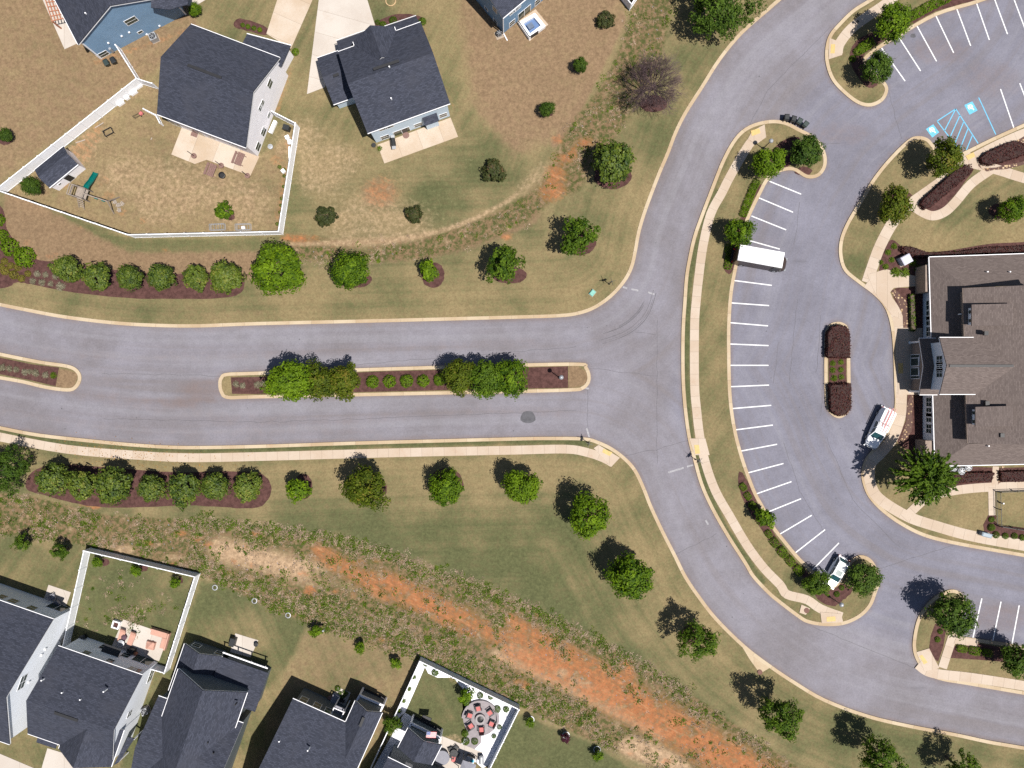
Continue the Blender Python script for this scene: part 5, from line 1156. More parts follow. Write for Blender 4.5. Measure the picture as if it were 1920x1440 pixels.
patch('weeds', c[:1900], L_WEED, 26, .46, .24, .20); patch('dry_grass', c[2900:], L_STRAW, 14, .40, .16, .26, .3)

lt = np.stack([rng.normal(240, 75, 260), np.zeros(260)], 1); lt[:, 1] = 838+(lt[:, 0]-60)*.055+rng.normal(4, 12, 260)
ll = leaf_mesh('leaf_litter', np.stack([(lt[:, 0]-960)*S, (720-lt[:, 1])*S, np.full(260, .175)], 1), np.tile([0, 0, 1.0], (260, 1))+rng.normal(size=(260, 3))*.2, .13, rng.random(260), leaf_mat('leaf_fallen', (.16, .08, .02), (.42, .22, .05), .1), .7)
lo_ = bpy.data.objects.new('leaf_litter', ll); C.objects.link(lo_); lo_['kind'] = 'stuff'
# ------------------------------------------------------------------ vehicles
def outline(L, W, n=28, p=3.2, xs=0.0):
    r = []
    for i in range(n):
        t = 2*PI*i/n; c_, s_ = math.cos(t), math.sin(t)
        r.append((xs+L/2*math.copysign(abs(c_)**(2/p), c_), W/2*math.copysign(abs(s_)**(2/p), s_)))
    return r
def loft(mb, secs, cap=True):
    R_ = [[Vector((x, y, z)) for x, y in o] for o, z in secs]; n = len(R_[0])
    for a, b in zip(R_[:-1], R_[1:]):
        for i in range(n): mb.poly((a[i], a[(i+1) % n], b[(i+1) % n], b[i]))
    if cap: mb.poly(R_[-1]); mb.poly(R_[0][::-1])
def wheels(root, L, W, xf, xr, r=.36):
    for x in (xf, xr):
        for s in (-1, 1):
            mb = MB(); mb.tube([(x, s*(W/2-.24), r), (x, s*(W/2-.01), r)], r, 18); t = mb.build('wheel', M_TYRE, root)
            mb = MB(); mb.tube([(x, s*(W/2-.05), r), (x, s*(W/2+.005), r)], r*.6, 14); mb.build('rim', M_STEEL, root).parent = t
def trapez(x0, x1, w0, w1, z): return [Vector((x0, -w0/2, z)), Vector((x1, -w1/2, z)), Vector((x1, w1/2, z)), Vector((x0, w0/2, z))]
def cabin(root, xa, xb, ta, tb, W, z0, z1, name='cabin', paint=M_CWHITE, roof_w=None, sash=True):
    wb = W-.16; wt = roof_w or W-.46
    lo = trapez(xa, xb, wb, wb-.06, z0); hi = trapez(ta, tb, wt, wt-.04, z1)
    g = MB(); g.hull(lo, hi); cab = g.build('cabin_glass', M_CGLASS, root)
    r = MB(); hi2 = trapez(ta-.04, tb+.05, wt+.06, wt+.02, z1-.02); hi3 = trapez(ta+.08, tb-.1, wt-.12, wt-.14, z1+.07); r.hull(hi2, hi3); r.build('roof', paint, root)
    p = MB()
    for i in range(4): p.beam(lo[i], hi[i], .09)
    m = .5
    for s in (0, 1):
        a = lo[0]*(1-m)+lo[1]*m if s == 0 else lo[3]*(1-m)+lo[2]*m; b = hi[0]*(1-m)+hi[1]*m if s == 0 else hi[3]*(1-m)+hi[2]*m; p.beam(a, b, .09)
    p.build('pillars', paint, root)
def lights(root, xf, xr, W, zf=.72, zr=.85):
    for s in (-1, 1):
        mb = MB(); mb.box((xf-.1, s*(W/2-.28), zf), (.24, .36, .16)); mb.build('headlight', M_LENSW, root)
        mb = MB(); mb.box((xr+.1, s*(W/2-.16), zr), (.22, .2, .3)); mb.build('tail_light', M_LENSR, root)
def mirror(root, x, W, z, m):
    for s in (-1, 1): mb = MB(); mb.box((x, s*(W/2+.1), z), (.16, .22, .16)); mb.build('mirror', m, root)
def heading(p0, p1): a, b = P2(*p0), P2(*p1); return math.atan2((b-a).y, (b-a).x)
# delivery truck
g = P(1431, 481, 3.7); root = thing('delivery_truck', 'brown delivery truck with plain white roof parked in a stall', 'truck', (g.x, g.y, 0), heading((1386,473), (1475,489)), local=True); root.scale = (1, 1, 1.22)
mb = MB(); mb.hull([Vector((x, y, .45)) for x, y in ((-3.2,-1.08),(2.75,-1.08),(2.75,1.08),(-3.2,1.08))], [Vector((x, y, 2.95)) for x, y in ((-3.2,-1.02),(2.7,-1.02),(2.7,1.02),(-3.2,1.02))]); mb.build('cargo_body', M_CBROWN, root)
mb = MB(); mb.hull([Vector((x, y, 2.95)) for x, y in ((-3.24,-1.06),(2.72,-1.06),(2.72,1.06),(-3.24,1.06))], [Vector((x, y, 3.06)) for x, y in ((-3.18,-1.0),(2.66,-1.0),(2.66,1.0),(-3.18,1.0))]); mb.build('roof', plain('white_roof_panel', (.74, .74, .75), .4, .05, .8), root)
mb = MB(); [mb.beam((x, -1.0, 3.065), (x, 1.0, 3.065), .05, .02) for x in np.linspace(-2.9, 2.4, 9)]; mb.build('roof_ribs', plain('roof_rib', (.60, .60, .62), .5), root)
mb = MB(); mb.box((2.1, .75, 1.2), (.4, .9, .5)); mb.box((2.95, .7, 1.62), (.3, .5, .06)); mb.box((2.95, -.7, 1.62), (.3, .5, .06)); mb.build('wiper_cowl', M_DARK, root)
mb = MB(); loft(mb, [(outline(1.7, 2.0, xs=3.05), .4), (outline(1.75, 2.05, xs=3.05), .9), (outline(1.4, 1.9, xs=2.95), 1.35), (outline(1.0, 1.75, xs=2.7), 1.5)]); mb.build('hood', M_CBROWN, root)
mb = MB(); mb.poly([Vector((3.0,-.92,1.5)), Vector((3.0,.92,1.5)), Vector((2.76,.9,2.75)), Vector((2.76,-.9,2.75))]); mb.build('windshield', M_CGLASS, root)
for s in (-1, 1): mb = MB(); mb.box((2.2, s*1.07, 1.75), (.8, .05, 1.7)); mb.build('door', M_BLACK, root)
lights(root, 3.95, -3.3, 2.0, .85, .9); mirror(root, 2.9, 2.2, 1.8, M_BLACK); wheels(root, 6, 2.2, 2.6, -1.9, .42)
mb = MB(); mb.box((-3.3, 0, .5), (.25, 2.0, .15)); mb.build('bumper', M_DARK, root)
# service truck with ladders
g = P(1649, 803, .9); root = thing('service_truck', 'white service truck with a ladder rack parked along the curb', 'truck', (g.x, g.y, 0), heading((1665,767), (1632,838)), local=True)
mb = MB(); loft(mb, [(outline(5.3, 1.8, p=5), .35), (outline(5.55, 1.95, p=5), .6), (outline(5.5, 1.93, p=5), .95), (outline(5.2, 1.75, p=4.5), 1.08)]); mb.build('body', M_CWHITE, root)
cabin(root, -.75, 1.5, -.6, .75, 1.95, 1.05, 1.72)
mb = MB(); mb.hull([Vector((x, y, 1.02)) for x, y in ((-2.72,-.95),(-.72,-.95),(-.72,.95),(-2.72,.95))], [Vector((x, y, 1.8)) for x, y in ((-2.66,-.74),(-.72,-.74),(-.72,.74),(-2.66,.74))]); mb.build('canopy', M_CWHITE, root)
mb = MB()
for s in (-1, 1):
    mb.beam((-2.6, s*.72, 2.1), (.3, s*.72, 2.1), .06)
    for x in (-2.5, -.8, .2): mb.beam((x, s*.72, 1.7), (x, s*.72, 2.1), .05)
for x in (-2.5, -.8, .2): mb.beam((x, -.74, 2.1), (x, .74, 2.1), .06)
mb.build('ladder_rack', M_STEEL, root)
for y, x0, x1, mm in ((.2, -3.05, .55, M_PINK), (-.28, -2.9, -.2, M_PINK)):
    mb = MB()
    for s in (-1, 1): mb.beam((x0, y+s*.19, 2.2), (x1, y+s*.19, 2.2), .06, .09)
    for i in range(int((x1-x0)/.3)): mb.beam((x0+.15+i*.3, y-.19, 2.2), (x0+.15+i*.3, y+.19, 2.2), .04)
    mb.build('ladder', mm, root)
lights(root, 2.75, -2.8, 1.9); mirror(root, 1.15, 1.95, 1.15, M_BLACK); wheels(root, 5.5, 1.95, 1.75, -1.75, .38)
mb = MB(); mb.box((-2.85, 0, .5), (.22, 1.8, .16)); mb.box((2.8, 0, .5), (.18, 1.7, .18)); mb.build('bumper', M_STEEL, root)
# car
g = P(1569, 1073, .9); root = thing('parked_car', 'white car with sunroof and open driver door between the island trees', 'car', (g.x, g.y, 0), heading((1583,1047), (1556,1095)), local=True)
mb = MB(); loft(mb, [(outline(4.2, 1.7, p=3.6), .25), (outline(4.5, 1.84, p=3.6), .55), (outline(4.45, 1.82, p=3.6), .85), (outline(4.1, 1.66, p=3.4), .99)]); mb.build('body', M_CWHITE, root)
cabin(root, -2.0, 1.2, -1.55, .4, 1.8, .95, 1.52)
mb = MB(); mb.box((-.05, 0, 1.6), (.75, .9, .02)); mb.build('sunroof', M_CGLASS, root)
mb = MB(); mb.poly([Vector((-2.02,-.7,1.0)), Vector((-1.62,-.62,1.48)), Vector((-1.62,.62,1.48)), Vector((-2.02,.7,1.0))]); mb.build('rear_window', M_CGLASS, root)
mb = MB(); a = Vector((.95, -.9, .7)); b = a+Vector((-.45, -.85, 0)); mb.beam(a, b, .10, .75); dr = mb.build('door', M_CWHITE, root)
mb = MB(); mb.beam(a+Vector((0,0,.55)), b+Vector((0,.03,.5)), .05, .4); mb.build('pane', M_CGLASS, root).parent = dr
lights(root, 2.25, -2.25, 1.8); mirror(root, .85, 1.84, 1.0, M_BLACK); wheels(root, 4.5, 1.84, 1.35, -1.35, .34)

# ------------------------------------------------------------------ street furniture
def lamp(px, py, label, h=4.4):
    g = P(px, py, h); root = thing('street_lamp', label, 'street lamp', (g.x, g.y, .1), group='street lamps with pale globes')
    mb = MB(); q = Vector((g.x, g.y, .1)); mb.lathe(q, [(.2, 0), (.2, .12), (.12, .5), (.06, .6), (.05, h-.5), (.12, h-.42)], 12); mb.build('pole', M_DARK, root)
    mb = MB(); mb.lathe(q+Vector((0,0,h-.42)), [(.12, 0), (.25, .12), (.30, .32), (.22, .5), (.06, .6)], 16); mb.build('lamp_globe', M_STEEL, root)
lamp(1052.5, 707.5, 'street lamp with pale globe on the bare end of the median'); lamp(1578, 1134, 'street lamp with pale globe on the grass island tip below the white car'); lamp(1446, 264, 'street lamp among the mulch near the trash bins', 3.6)
def sign(px, py, label, h=2.9, a=.6):
    g = P2(px, py); root = thing('street_sign', label, 'street sign', (g.x, g.y, .1), group='dark street sign posts')
    q = Vector((g.x, g.y, .1)); mb = MB(); mb.lathe(q, [(.11, 0), (.11, .2), (.05, .3), (.045, h), (.07, h+.05)], 10); mb.build('post', M_DARK, root)
    mb = MB(); u = Vector((math.cos(a), math.sin(a), 0)); v = Vector((-u.y, u.x, 0)); c = q+Vector((0,0,h-.75))+v*.06
    ring = [c+u*.38*math.cos(t+PI/8)+Vector((0,0,.38*math.sin(t+PI/8))) for t in np.linspace(0, 2*PI, 9)[:-1]]; mb.hull([p-v*.015 for p in ring], [p+v*.015 for p in ring]); mb.build('sign_plate', M_BLACK, root)
    mb = MB(); mb.beam(q+Vector((0,0,h-.15))-u*.5, q+Vector((0,0,h-.15))+u*.5, .03, .18); mb.beam(q+Vector((0,0,h+.05))-v*.5, q+Vector((0,0,h+.05))+v*.5, .03, .18); mb.build('name_blade', M_BLACK, root)
sign(1142, 533, 'dark street sign post on the lawn inside the road bend', 2.9, .3); sign(1101, 829, 'dark street sign post on the verge beside the corner ramp', 2.9, 1.3); sign(1303, 861, 'dark street sign post on the island verge below the yellow tactile plate', 2.9, .9)
def trash_bin(x, y, a, label, group, col=M_GREEN):
    g = P2(x, y); root = thing('trash_bin', label, 'trash bin', (g.x, g.y, 0), a, group, local=True)
    mb = MB(); mb.hull([Vector((i*.24, j*.22, .06)) for i, j in ((-1,-1),(1,-1),(1,1),(-1,1))], [Vector((i*.34, j*.31, 1.0)) for i, j in ((-1,-1),(1,-1),(1,1),(-1,1))]); mb.build('body', col, root)
    mb = MB(); mb.hull([Vector((i*.38, j*.34, 1.0)) for i, j in ((-1,-1),(1.1,-1),(1.1,1),(-1,1))], [Vector((i*.28, j*.26, 1.12)) for i, j in ((-1,-1),(1,-1),(1,1),(-1,1))]); mb.build('lid', col, root)
    for s in (-1, 1): mb = MB(); mb.tube([(-.3, s*.2, .14), (-.3, s*.27, .14)], .14, 12); mb.build('wheel', M_TYRE, root)
    mb = MB(); mb.beam((-.42, -.25, 1.0), (-.42, .25, 1.0), .05); mb.build('handle', M_BLACK, root)
for i, (x, y, a) in enumerate(((1471,224,1.5),(1484,227,1.3),(1495,231,1.1),(1506,237,.9))): trash_bin(x, y, a, ('first', 'second', 'third', 'last')[i]+' dark green trash bin lined up at the island kerb, counting towards the clubhouse', 'trash bins at the kerb', M_GREEN if i > 1 else M_BLACK)
trash_bin(205, 122, -1.1, 'larger dark trash bin at the blue house corner', 'trash bins by the blue house'); trash_bin(218, 118, -1.1, 'smaller black trash bin beside the white gate', 'trash bins by the blue house', M_BLACK)
trash_bin(161, 1192, .4, 'black trash bin in the shade behind the white house', 'trash bins by the houses', M_BLACK); trash_bin(78, 1134, .4, 'black trash bin against the wall behind the house at the frame edge', 'trash bins by the houses', M_BLACK)
def cabinet(px, py, sz, a, label, mat, name='utility_cabinet'):
    g = P2(px, py); root = thing(name, label, 'utility cabinet', (g.x, g.y, 0), a, local=True)
    mb = MB(); mb.box((0, 0, .12), (sz[0]+.2, sz[1]+.2, .12)); mb.build('base', M_SLAB, root)
    mb = MB(); mb.box((0, 0, .15+sz[2]/2), sz); mb.build('body', mat, root)
    mb = MB(); mb.hull([Vector((i*(sz[0]/2+.04), j*(sz[1]/2+.04), .15+sz[2])) for i, j in ((-1,-1),(1,-1),(1,1),(-1,1))], [Vector((i*sz[0]*.42, j*sz[1]*.42, .24+sz[2])) for i, j in ((-1,-1),(1,-1),(1,1),(-1,1))]); mb.build('lid', mat, root)
cabinet(1692, 489, (1.25, 1.1, 1.1), .5, 'pale square cabinet on the mulch beside the walk', plain('pale_cabinet', (.48, .47, .55), .5, .05)); cabinet(1843, 1001, (1.3, .5, .8), -.25, 'grey-blue utility cabinet beside the lower walk', plain('blue_grey', (.20, .25, .29), .5, .1)); cabinet(1110.5, 549.5, (.75, .55, .18), .9, 'flat teal utility box on the lawn near the road bend', plain('teal_box', (.16, .38, .32), .6, .2))
def disc(px, py, r, label, mat, name='manhole_cover', z=.215):
    mb = MB(); g = P2(px, py); mb.lathe((g.x, g.y, .02), [(r, 0), (r, z-.02), (r*.85, z-.01), (r*.8, z-.02)], 24); tag(mb.build(name, mat), label, 'manhole cover', 'manhole covers')
disc(1511.5, 1144, .36, 'rusty round manhole cover on the island walk', M_IRON); disc(1424, 1259.5, .34, 'rusty round manhole cover of the storm inlet below the road', M_IRON, z=.23); disc(1599, 43, .17, 'first small dark lid in the upper island walk', M_DARK); disc(1607, 41, .17, 'second small dark lid in the upper island walk, nearer the tree', M_DARK)
def ac(px, py, label, rnd=False, s=.85):
    g = P2(px, py); root = thing('air_conditioner', label, 'air conditioner', (g.x, g.y, 0), .4, 'air conditioners', local=True); mb = MB()
    if rnd: mb.lathe((0, 0, .15), [(.5, 0), (.5, .8), (.42, .86)], 20)
    else: mb.box((0, 0, .15+s/2), (s, s, s))
    mb.build('casing', M_STEEL, root); mb = MB(); zt = 1.01 if rnd else .15+s; mb.lathe((0, 0, zt), [(.40, .0), (.40, .03), (.3, .035)], 20); mb.build('fan_grille', M_DARK, root)
    mb = MB(); mb.box((0, 0, .08), (1.1, 1.1, .12)); mb.build('base', M_SLAB, root)
    mb = MB(); [mb.beam((-.36*math.cos(t), -.36*math.sin(t), zt+.05), (.36*math.cos(t), .36*math.sin(t), zt+.05), .05, .02) for t in (0, 1.05, 2.1)]; mb.build('fan_blades', M_STEEL, root)
ac(1781, 876, 'round air conditioner tucked under the lower clubhouse eave near the feathery tree', True); ac(1796, 882, 'round air conditioner standing out between the other two by the clubhouse', True); ac(1809, 875, 'round air conditioner under the clubhouse eave farthest from the feathery tree', True)
ac(276, 1330, 'square air conditioner against the white house wall'); ac(112, 1196, 'square air conditioner between the pale house and white fence'); ac(292, 74, 'square air conditioner at the blue house wall', s=.95); ac(936, 66, 'small white unit at the corner of the deep blue house', s=.6)

# ------------------------------------------------------------------ yards
def lathe_thing(name, cat, px, py, prof, mat, label, group=None, n=20):
    g = P2(px, py); mb = MB(); mb.lathe((g.x, g.y, .12), prof, n); return tag(mb.build(name, mat), label, cat, group)
for px, py, h, w in ((366,294,2.6,'nearest the pale slab end'), (417,312,2.6,'midway along the patio edge'), (466,331,2.6,'at the patio corner by the fence')):
    g = P2(px, py); root = thing('light_pole', 'dark pole standing in a round planter '+w, 'light pole', (g.x, g.y, .1), group='poles in round planters around the patio'); q = Vector((g.x, g.y, .1))
    mb = MB(); mb.lathe(q, [(.26, 0), (.36, .4), (.36, .45), (.28, .45), (.27, .36)], 18); mb.build('planter', M_WOOD, root); mb = MB(); mb.tube([q+Vector((0,0,.2)), q+Vector((0,0,h))], .045, 8); mb.build('pole', M_DARK, root)
lathe_thing('fire_pit', 'fire pit', 418, 330, [(.42, 0), (.45, .4), (.38, .42), (.3, .2)], M_DARK, 'small round black fire bowl on the grass beside the brown bench')
def bench_table(px, py, a, label, name, wide=True):
    g = P2(px, py); root = thing(name, label, 'picnic table', (g.x, g.y, .14), a, local=True)
    mb = MB()
    for i in range(4): mb.box((0, -.36+i*.24, .74), (1.7, .22, .05))
    mb.build('tabletop', M_WOOD, root)
    mb = MB(); [mb.box((0, .78+i*.16, .45), (1.7, .14, .05)) for i in range(2)]; mb.build('seat', M_WOOD, root)
    for x in (-.65, .65): mb = MB(); mb.beam((x, -.1, .72), (x, -.5, .0), .09); mb.beam((x, .1, .72), (x, .95, .0), .09); mb.beam((x, -.2, .40), (x, .9, .40), .07); mb.build('leg', M_WOOD, root)
bench_table(453, 301, 1.2, 'brown picnic table on the patio of the grey house', 'picnic_table'); bench_table(401, 322, 1.2, 'darker brown picnic table on the grass below the patio', 'picnic_table')
g = P2(365, 253); mb = MB(); mb.box((g.x, g.y, .15), (.9, .55, .02), -.36); tag(mb.build('door_mat', M_WOOD), 'brown door mat at the patio door of the grey house', 'door mat')
# playset
root = thing('playset', 'wooden playset with green slide, tower and swing beam in the clay yard', 'playset', tuple(P(163,368)))
A0 = P2(163,367); u = (P2(212,383)-A0).normalized(); v = Vector((-u.y, u.x)); at = lambda a, b, z: V3(A0+u*a+v*b, z)
mb = MB(); [mb.beam(at(i, j, .1), at(i, j, 2.5), .1) for i in (-.75, .75) for j in (-.7, .7)]; [mb.beam(at(i, j, 2.45), at(i2, j2, 2.45), .08) for i, j, i2, j2 in ((-.75,-.7,.75,-.7),(.75,-.7,.75,.7),(.75,.7,-.75,.7),(-.75,.7,-.75,-.7))]; mb.build('tower_frame', M_GWOOD, root)
mb = MB(); mb.prism([tuple(at(i*.75, j*.7, 0))[:2] for i, j in ((-1,-1),(1,-1),(1,1),(-1,1))], 1.3, 1.38); mb.build('deck', M_GWOOD, root)
mb = MB(); [mb.beam(at(-1.5, j, .1), at(-1.5, j, 2.0), .1) for j in (-.7, .7)]; [mb.beam(at(-1.5, j, 2.0), at(-.75, j, 2.0), .09) for j in (-.7, .7)]; mb.beam(at(-1.5, -.7, 2.0), at(-1.5, .7, 2.0), .1); mb.beam(at(-1.2, -.7, 2.0), at(-1.2, .7, 2.0), .1); mb.build('side_frame', M_GWOOD, root)
mb = MB()
prof = [(.7, 1.4), (1.3, 1.25), (1.9, .8), (2.5, .55), (3.0, .3), (3.3, .25)]
for (b0, z0), (b1, z1) in zip(prof[:-1], prof[1:]): mb.hull([at(.05, b0, z0-.05), at(.65, b0, z0-.05), at(.65, b1, z1-.05), at(.05, b1, z1-.05)][::-1], [at(.05, b0, z0+.03), at(.65, b0, z0+.03), at(.65, b1, z1+.03), at(.05, b1, z1+.03)][::-1]); [mb.beam(at(a, b0, z0+.08), at(a, b1, z1+.08), .06, .2) for a in (.03, .67)]
sl = mb.build('slide', M_TEAL, root)
mb = MB(); mb.beam(at(.75, 0, 2.3), at(4.1, 0, 2.3), .12); mb.build('swing_beam', M_GWOOD, root)
for s in (-1, 1): mb = MB(); mb.beam(at(4.1, 0, 2.3), at(4.3, s*1.2, .1), .1); mb.build('leg', M_GWOOD, root)
for a in (1.6, 2.6): mb = MB(); mb.box(at(a, 0, .55), (.45, .2, .04), math.atan2(u.y, u.x)); [mb.beam(at(a+i*.2, 0, .55), at(a+i*.2, 0, 2.3), .02) for i in (-1, 1)]; mb.build('swing', M_TEAL, root)
mb = MB(); [mb.beam(at(-.4, -.75-i*.22, 1.2-i*.25), at(.3, -.75-i*.22, 1.2-i*.25), .1, .04) for i in range(5)]; [mb.beam(at(a, -.7, 1.35), at(a, -1.9, .1), .06) for a in (-.42, .32)]; mb.build('ladder', M_GWOOD, root)
for i, (x, y, a, w) in enumerate(((221,386,.3,'nearest the swing legs'), (229,384,.9,'flat cream piece beyond it'), (223,395,.2,'small cream block nearest the fence'), (215,380,.5,'narrow slat piece under the swing beam'))):
    g = P2(x, y); mb = MB()
    for k in range(3): mb.box((g.x+.0+k*.16*math.cos(a), g.y+k*.16*math.sin(a), .2), (.1, .55, .12), a)
    mb.box((g.x, g.y, .13), (.5, .12, .06), a); tag(mb.build('timber_piece', M_PSLAB), 'pale timber scrap by the playset, '+w, 'timber', 'timber scraps by the playset')
g = P2(207, 250); root = thing('metal_frame_cart', 'small dark rectangular wire frame standing on the clay yard', 'garden cart', (g.x, g.y, .1), .5, local=True)
mb = MB(); [mb.beam((-.6, s*.4, .6), (.6, s*.4, .6), .07) for s in (-1, 1)]; [mb.beam((s*.6, -.4, .6), (s*.6, .4, .6), .07) for s in (-1, 1)]; mb.build('frame', M_DARK, root)
for i in (-1, 1):
    for j in (-1, 1): mb = MB(); mb.beam((i*.58, j*.38, 0), (i*.58, j*.38, .6), .06); mb.build('leg', M_DARK, root)
for x, y, a, w in ((410,427,.05,'empty wire cage by the long fence'), (458,427,.03,'wire cage holding a white box by the long fence')):
    g = P2(x, y); root = thing('wire_cage', w, 'wire cage', (g.x, g.y, .1), a, 'wire cages by the fence', local=True); mb = MB()
    for z in (.1, .6): [mb.beam((-1, s*.4, z), (1, s*.4, z), .05) for s in (-1, 1)]; [mb.beam((s, -.4, z), (s, .4, z), .05) for s in (-1, 1)]
    [mb.beam((-1+i*.25, s*.4, .1), (-1+i*.25, s*.4, .6), .025) for i in range(9) for s in (-1, 1)]; mb.build('frame', M_STEEL, root)
    mb = MB(); [mb.beam((-1+i*.33, -.4, .6), (-1+i*.33, .4, .6), .03) for i in range(1, 6)]; mb.build('lid', M_STEEL, root)
g = P2(458, 428); mb = MB(); mb.box((g.x, g.y, .35), (.45, .4, .4), .2, .9); tag(mb.build('storage_box', M_TRIM), 'white box inside the wire cage by the long fence', 'box')
def box_item(name, cat, px, py, sz, a, mat, label, z=.12, taper=.94, group=None):
    g = P2(px, py); mb = MB(); mb.box((g.x, g.y, z+sz[2]/2), sz, a, taper); mb.box((g.x, g.y, z+sz[2]+.02), (sz[0]*1.03, sz[1]*1.03, .05), a, .9); return tag(mb.build(name, mat), label, cat, group)
for i, (x, y, sx, sy, a) in enumerate(((263,164,.9,.35,.6),(253,175,.95,.5,.6),(241,185,.6,.4,.6),(229,195,.95,.45,.6))): box_item('planter_box', 'planter', x, y, (sx, sy, .45), a, M_TRIM, ORD[i]+' white box planter along the inside of the long fence, counting from its top corner', group='white planters along the fence')
box_item('storage_bench', 'storage box', 513.5, 240, (1.75, .45, .5), 1.15, M_TRIM, 'long white bench box beside the grey house wall'); box_item('grill_cover', 'grill', 540, 243, (.85, .7, .95), -.3, M_BLACK, 'black covered grill in the fence corner by the grey house', taper=.8)
box_item('white_crate', 'crate', 540, 259, (.55, .5, .4), .4, M_TRIM, 'upper white crate against the east fence', group='white crates'); box_item('white_crate', 'crate', 545, 268, (.5, .6, .5), .1, M_TRIM, 'lower white crate against the east fence', group='white crates'); box_item('white_bucket', 'bucket', 532.5, 322, (.5, .5, .4), .7, M_TRIM, 'small white box among the tiny shrubs of the clay strip')
mb = MB(); mb.beam(P(543,275,.4), P(543,297,.4), .22, .3); tag(mb.build('white_board', M_TRIM), 'long white boards leaning along the east fence', 'board')
mb = MB(); g = P2(508, 276); mb.lathe((g.x, g.y, .1), [(.35, 0), (.35, .25), (.2, .27), (.2, .1)], 14); tag(mb.build('hose_reel', M_STEEL), 'coiled hose on the clay beside the grey house', 'hose')
g = P2(266, 214); root = thing('push_mower', 'small red push mower near the loose fence piece', 'mower', (g.x, g.y, .1), .8, local=True)
mb = MB(); mb.box((0, 0, .2), (.55, .45, .22), 0, .8); mb.build('deck', M_RED, root); mb = MB(); [mb.beam((-.2, s*.18, .3), (-1.0, s*.18, .9), .04) for s in (-1, 1)]; mb.beam((-1.0, -.18, .9), (-1.0, .18, .9), .05); mb.build('handle', M_DARK, root)
for x in (-.2, .2):
    for s in (-1, 1): mb = MB(); mb.tube([(x, s*.24, .1), (x, s*.3, .1)], .1, 10); mb.build('wheel', M_TYRE, root)
for p, q, w in (((178,240),(194,230),'nearest the long fence'), ((142,268),(160,262),'lower one near the shed'), ((283,262),(285,258),'short stub in the open yard')):
    mb = MB(); mb.beam(P(*p,.15), P(*q,.15), .12, .06); tag(mb.build('timber_plank', M_PSLAB), 'pale plank lying on the clay yard, '+w, 'plank', 'planks on the clay yard')
# pergola
root = thing('pergola', 'red-brown timber pergola over the pale slab by the blue house', 'pergola', tuple(P(96,10)))
a0, a1, b0, b1 = P2(76,-30,2.3), P2(98,40,2.3), P2(101,-30,2.3), P2(120,35,2.3)
mb = MB()
for t in np.linspace(0, 1, 9): mb.beam(V3(a0.lerp(a1, t), 2.4), V3(b0.lerp(b1, t), 2.4), .09, .14)
mb.build('rafters', M_RWOOD, root); mb = MB()
for t in np.linspace(0, 1, 5): mb.beam(V3(a0.lerp(b0, t), 2.28), V3(a1.lerp(b1, t), 2.28), .10, .14)
mb.build('beams', M_RWOOD, root)
for p in (a0, a1, b0, b1): mb = MB(); mb.beam(V3(p, .1), V3(p, 2.3), .16); mb.build('post', M_RWOOD, root)
# tub
root = thing('square_tub', 'raised white-rimmed square tub with blue inside behind the deep blue house', 'hot tub', tuple(P(986,48)))
q = [P2(1003,24,.9), P2(1023,48,.9), P2(992,71,.9), P2(972,42,.9)]; ce = sum(q, Vector((0,0)))/4; mb = MB()
inn = [ce+(p-ce)*.66 for p in q]
for i in range(4):
    a, b, c, d = q[i], q[(i+1) % 4], inn[(i+1) % 4], inn[i]; mb.prism([a, b, c, d], .14, .9)
mb.build('rim', M_TRIM, root); mb = MB(); mb.prism(inn, .14, .42); mb.build('water', M_BWATER, root)
mb = MB(); mb.box((ce.x-.2, ce.y-.1, .62), (.8, .7, .4), .6); mb.build('step_block', plain('tub_block', (.10, .13, .19), .5), root)
mb = MB(); [mb.beam(V3(a, .55), V3(b, .55), .12, .8) for a, b in ((q[3]*1.004, q[2]*1.004), (q[2]*1.002, q[2].lerp(q[1], .55)))]; mb.build('dark_side', M_DARK, root)
# grill etc by pale blue house
g = P2(739.5, 271); root = thing('barbecue_grill', 'black barbecue grill on the patio of the pale blue house', 'grill', (g.x, g.y, .14), -1.45, local=True)
mb = MB(); mb.box((0, 0, .45), (.6, .5, .8)); mb.build('cabinet', M_BLACK, root); mb = MB(); mb.tube([(-.5, 0, 1.0), (.5, 0, 1.0)], .3, 14); mb.build('lid', M_BLACK, root)
for s in (-1, 1): mb = MB(); mb.box((s*.72, 0, .9), (.4, .5, .05)); mb.build('side_shelf', M_STEEL, root)
lathe_thing('patio_mat', 'mat', 761.5, 254, [(.45, 0), (.45, .04)], M_WOOD, 'round brown mat at the glass door of the pale blue house')
lathe_thing('flower_pot', 'flower pot', 702, 274, [(.2, 0), (.3, .4), (.22, .4)], M_DARK, 'dark pot at the patio corner of the pale blue house'); shrub('green_tuft', 712, 278, 12, 'leafy potted clump beside the dark pot at the patio corner', None, 'potted_plant', 'plant')
mb = MB(); g = P2(733, 3); mb.lathe((g.x, g.y, .1), [(.68, 0), (.72, .14), (.6, .14), (.58, -.2)], 24); tag(mb.build('stone_ring', M_STONE), 'pale stone tree ring on the lawn at the top edge', 'stone ring', 'pale stone rings')
for x, y, w in ((404,1101,'nearest the white fenced lawn'), (478,1126,'middle one'), (541,1153,'nearest the brown yard')):
    mb = MB(); g = P2(x, y); q = (g.x, g.y, .1); mb.lathe(q, [(.34, 0), (.38, .14), (.27, .15), (.25, -.2)], 20); o = tag(mb.build('stone_ring', M_STEEL), 'pale ring edging on the green yard, '+w, 'stone ring', 'pale ring edgings in the green yard')
    mb = MB(); twigs(mb, Vector(q), Vector((0, 0, 1)), .5, .025, 2); mb.build('twigs', M_TWIG, o)
